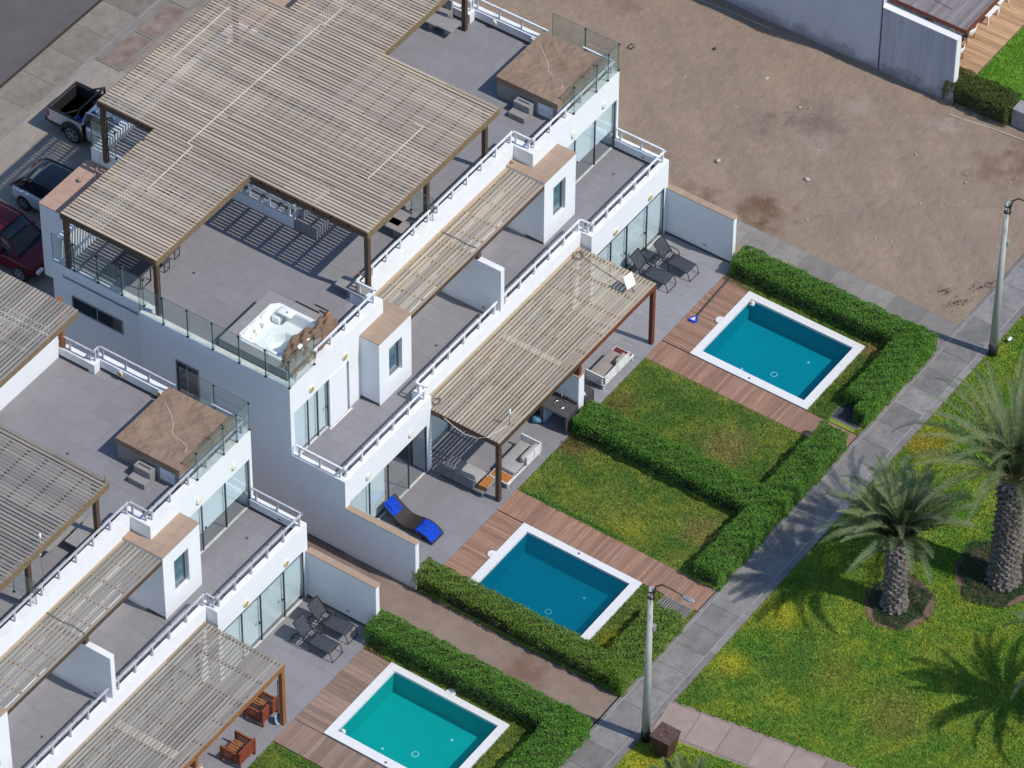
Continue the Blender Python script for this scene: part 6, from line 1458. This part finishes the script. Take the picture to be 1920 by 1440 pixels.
# ------------------------------------------------------------------ neighbouring house at the top right
Nh = thing('neighbour_house', 'bluish cement house with streaked patio wall and brown board canopy at the top right', 'house', (32.2, 0, 0))
part(MB().box(.02, 14, -1.58, 12, -.1, 6.6), 'side_wall', 'nwall2', Nh)
part(MB().box(.0, .34, -4.88, -1.60, -.1, 3.10), 'patio_wall', 'nwall', Nh)
part(MB().box(-.005, .345, -4.885, -1.58, 3.10, 3.125).box(.02, .345, -4.90, -4.88, -.1, 3.124), 'wall_cap', 'white', Nh)
part(MB().box(-.015, .01, -1.625, -1.585, -.1, 6.6), 'downpipe', 'black', Nh)
part(MB().box(.5, 10, -1.60, -1.585, .1, 2.6), 'patio_glass', 'glass_door', Nh)
part(MB().box(.34, 10, -4.95, -1.6, -.1, -.05), 'patio_floor', 'walk', Nh)
fl = MB(); dk = structure('timber_deck', MB().box(32.56, 48, -4.86, -1.60, -.1, .02), 'soil')
for k in range(22): slabs(dk, 'deck_plank', [(33.0+k*.145-.4, 33.0+k*.145+.145-.4, -4.84, -1.62)], 'deckn', .02, .05, .008, .002)
for k in range(24): slabs(dk, 'deck_plank', [(35.8+k*.145, 35.8+k*.145+.145, -4.84, -1.62)], 'deckn', .02, .05, .008, .002)
Cn = thing('patio_canopy', 'grey-brown board canopy with dark red fascia at the top right corner', 'canopy', (32.55, -5.06, 0))
nb = 18; wd = 3.3/nb
for k in range(nb): slabs(Cn, 'canopy_board', [(0, 3.0, k*wd, (k+1)*wd), (3.0, 6.2, k*wd, (k+1)*wd)], 'canopy', 3.40, 3.44, .004, .002)
part(MB().box(-.03, 0, 0, 3.36, 3.24, 3.445).box(0, 6.2, -.03, 0, 3.24, 3.445), 'fascia', 'beam_r', Cn); part(MB().box(.02, 6.1, .02, 3.3, 3.36, 3.398), 'soffit', 'beam', Cn)
for (x, y) in ((.30, 1.6), (3.0, 1.6), (6.0, 1.6)): part(MB().box(x-.06, x+.06, y-.06, y+.06, 0.05, 3.36), 'post', 'white', Cn)
cable('thin cable with a dark weight lying on the board canopy', [(33.6, -2.0, 3.47), (33.35, -3.2, 3.47), (33.25, -4.0, 3.48)], .012); 
structure('neighbour_lawn', MB().box(32.9, 60, -30, -4.87, -.2, 0.0), 'grass_n')
grass_blades('grass_blades', [(33.2, 40, -9.0, -4.9)], 'grass_n', 1300, .06, 59, 'bright green lawn beside the timber deck at the top right')
Lw = tag(part(MB().box(0, .62, -1.9, 0, -.1, .80), 'garden_wall', 'lowwall', None, bevel=.01), 'low grey cement wall next to the brown-topped hedge', 'wall'); Lw.location = (32.42, -7.38, 0)
def dining_chair(label, x, y, rz):
    c = thing('dining_chair', label, 'chair', (x, y, .05), rz, 'white garden dining chairs')
    for (lx, ly) in ((0, 0), (.5, 0), (0, .5), (.5, .5)): part(MB().bar((lx+(.06 if lx else -.06), ly, 0), (lx, ly, .62 if ly == 0 else .62), .04, .04), 'leg', 'teak', c)
    part(MB().box(-.02, .52, 0, .52, .40, .46), 'seat', 'fabric_dark', c, bevel=.01); st_ = MB().box(.0, .03, .02, .5, .461, .475).mesh('slat', 'alug')
    for k in range(6): obj('slat', st_, c, (.03+k*.085, 0, 0))
    part(MB().grid(lambda u, v: (-.04+.58*u, .53+.10*math.sin(math.pi*u)+.05*v, .52+.32*v), 8, 3), 'backrest', 'white', c, True, solid=.025)
    part(MB().bar((-.03, 0, .63), (-.03, .52, .63), .05, .03).bar((.53, 0, .63), (.53, .52, .63), .05, .03), 'armrest', 'teak', c)
dining_chair('white and timber chair nearest the end of the streaked wall', 33.75, -3.55, math.pi); dining_chair('white and timber chair, second from the end of the streaked wall', 34.55, -3.45, math.pi*.96); dining_chair('white and timber chair farthest along the timber deck', 35.75, -3.2, math.pi)
t = thing('dining_table', 'white table under the board canopy at the top right', 'table', (33.2, -3.1, .05)); part(MB().box(0, 2.3, 0, .9, .70, .74), 'table_top', 'white', t)
for (lx, ly) in ((.05, .05), (2.2, .05), (.05, .8), (2.2, .8)): part(MB().box(lx, lx+.06, ly, ly+.06, 0, .70), 'leg', 'white', t)
for k, (x, y) in enumerate(((36.75, -3.75), (37.65, -3.7))):
    t = thing('white_lounger', ('white low daybed on the timber deck, nearer the canopy', 'white low daybed on the timber deck, cut by the top edge')[k], 'daybed', (x, y, .05), 0, 'white daybeds on the timber deck')
    part(MB().box(0, .78, 0, 2.0, .36, .42), 'top', 'white', t, bevel=.01)
    for (lx, ly) in ((0, 0), (.72, 0), (0, 1.94), (.72, 1.94)): part(MB().box(lx, lx+.06, ly, ly+.06, 0, .36), 'leg', 'white', t)

# ------------------------------------------------------------------ stones and scraps on the sand
def rock(label, x, y, s, seed, mat='stone'):
    r_ = random.Random(seed); mb = MB(); n = 9
    mb.rings([[(math.cos(a)*q*s*(1+r_.uniform(-.18, .18))*1.25, math.sin(a)*q*s*(1+r_.uniform(-.18, .18)), z*s) for a in np.linspace(0, 2*math.pi, n, endpoint=False)] for q, z in ((.8, -.1), (1, .2), (.85, .55), (.4, .75))])
    o = part(mb, 'stone', mat, None, True); tag(o, label, 'stone', 'stones on the sand lot'); o.location = (x, y, -.05); o.rotation_euler.z = r_.uniform(0, 3)
rock('pale rounded stone on the sand above the side wall cap', 24.35, .57, .10, 1); rock('pale oblong stone in the middle of the sand lot', 25.41, -2.72, .10, 2); rock('pale stone near the tyre tracks on the sand lot', 27.0, -2.2, .06, 3)
rock('small white stone in the upper part of the sand lot', 28.65, -.32, .06, 4); rock('white broken stone in the upper middle of the sand lot', 29.3, 1.6, .09, 5); rock('dark scrap lying near the upper left of the sand lot', 29.6, 4.18, .07, 6, 'twig')
dd = thing('wire_scrap', 'small dark ring of scrap wire on the sand near the far roof corner', 'scrap', (27.84, 6.85, -.03)); part(MB().tube([(math.cos(a)*.14, math.sin(a)*.11, .03+.02*math.sin(3*a)) for a in np.linspace(0, 5.6, 20)], .02, 5), 'loop', 'black', dd)
g = np.random.default_rng(77); n = 2600
px, py = g.uniform(20.6, 32.0, n), g.uniform(-11.2, 26, n); k_ = ~((px < 22.2) & (py < -1)); px, py = px[k_], py[k_]; n = len(px)
sz = g.uniform(.006, .022, n)*(1+1.3*(g.uniform(0, 1, n) > .96)); zz = np.full(n, -.042)
oc = np.array([(1, 0, 0), (0, 1, 0), (-1, 0, 0), (0, -1, 0), (0, 0, .9)]); fi = ((0, 1, 4), (1, 2, 4), (2, 3, 4), (3, 0, 4))
ang = g.uniform(0, 6.28, n); tri = []
for f in fi:
    for v in f:
        o3 = oc[v]; tri.append(np.stack([px+sz*(o3[0]*np.cos(ang)*1.3-o3[1]*np.sin(ang)), py+sz*(o3[0]*np.sin(ang)*1.3+o3[1]*np.cos(ang)), zz+sz*o3[2]+.012], 1))
tri = np.stack(tri, 1).reshape(-1, 3)
o = stuff(obj('pebbles', np_mesh('pebbles', tri, 3, 'stone'))); o['label'] = 'small pale pebbles scattered over the bare sand lot'; o['category'] = 'pebbles'
for k, (x0, y0, x1, y1, lb) in enumerate(((31.55, 7.4, 31.80, 3.0, 'thin pale pipe lying along the foot of the bluish house wall'), (31.55, -5.2, 31.95, -8.4, 'thin white pipe lying by the brown-topped hedge'))):
    tag(part(MB().tube([(x0, y0, .0), ((x0+x1)/2+.05, (y0+y1)/2, .0), (x1, y1, .0)], .014, 6), 'pipe', 'cable_w' if k else 'stone', None), lb, 'pipe')

edge_weeds('dry dark weeds on the sand by the path corner', [(22.6, -10.6, 23.4, -11.2), (23.9, -10.9, 24.6, -11.3), (23.0, -9.9, 23.3, -10.3)], 63, 'twig', .13, 60, .10)
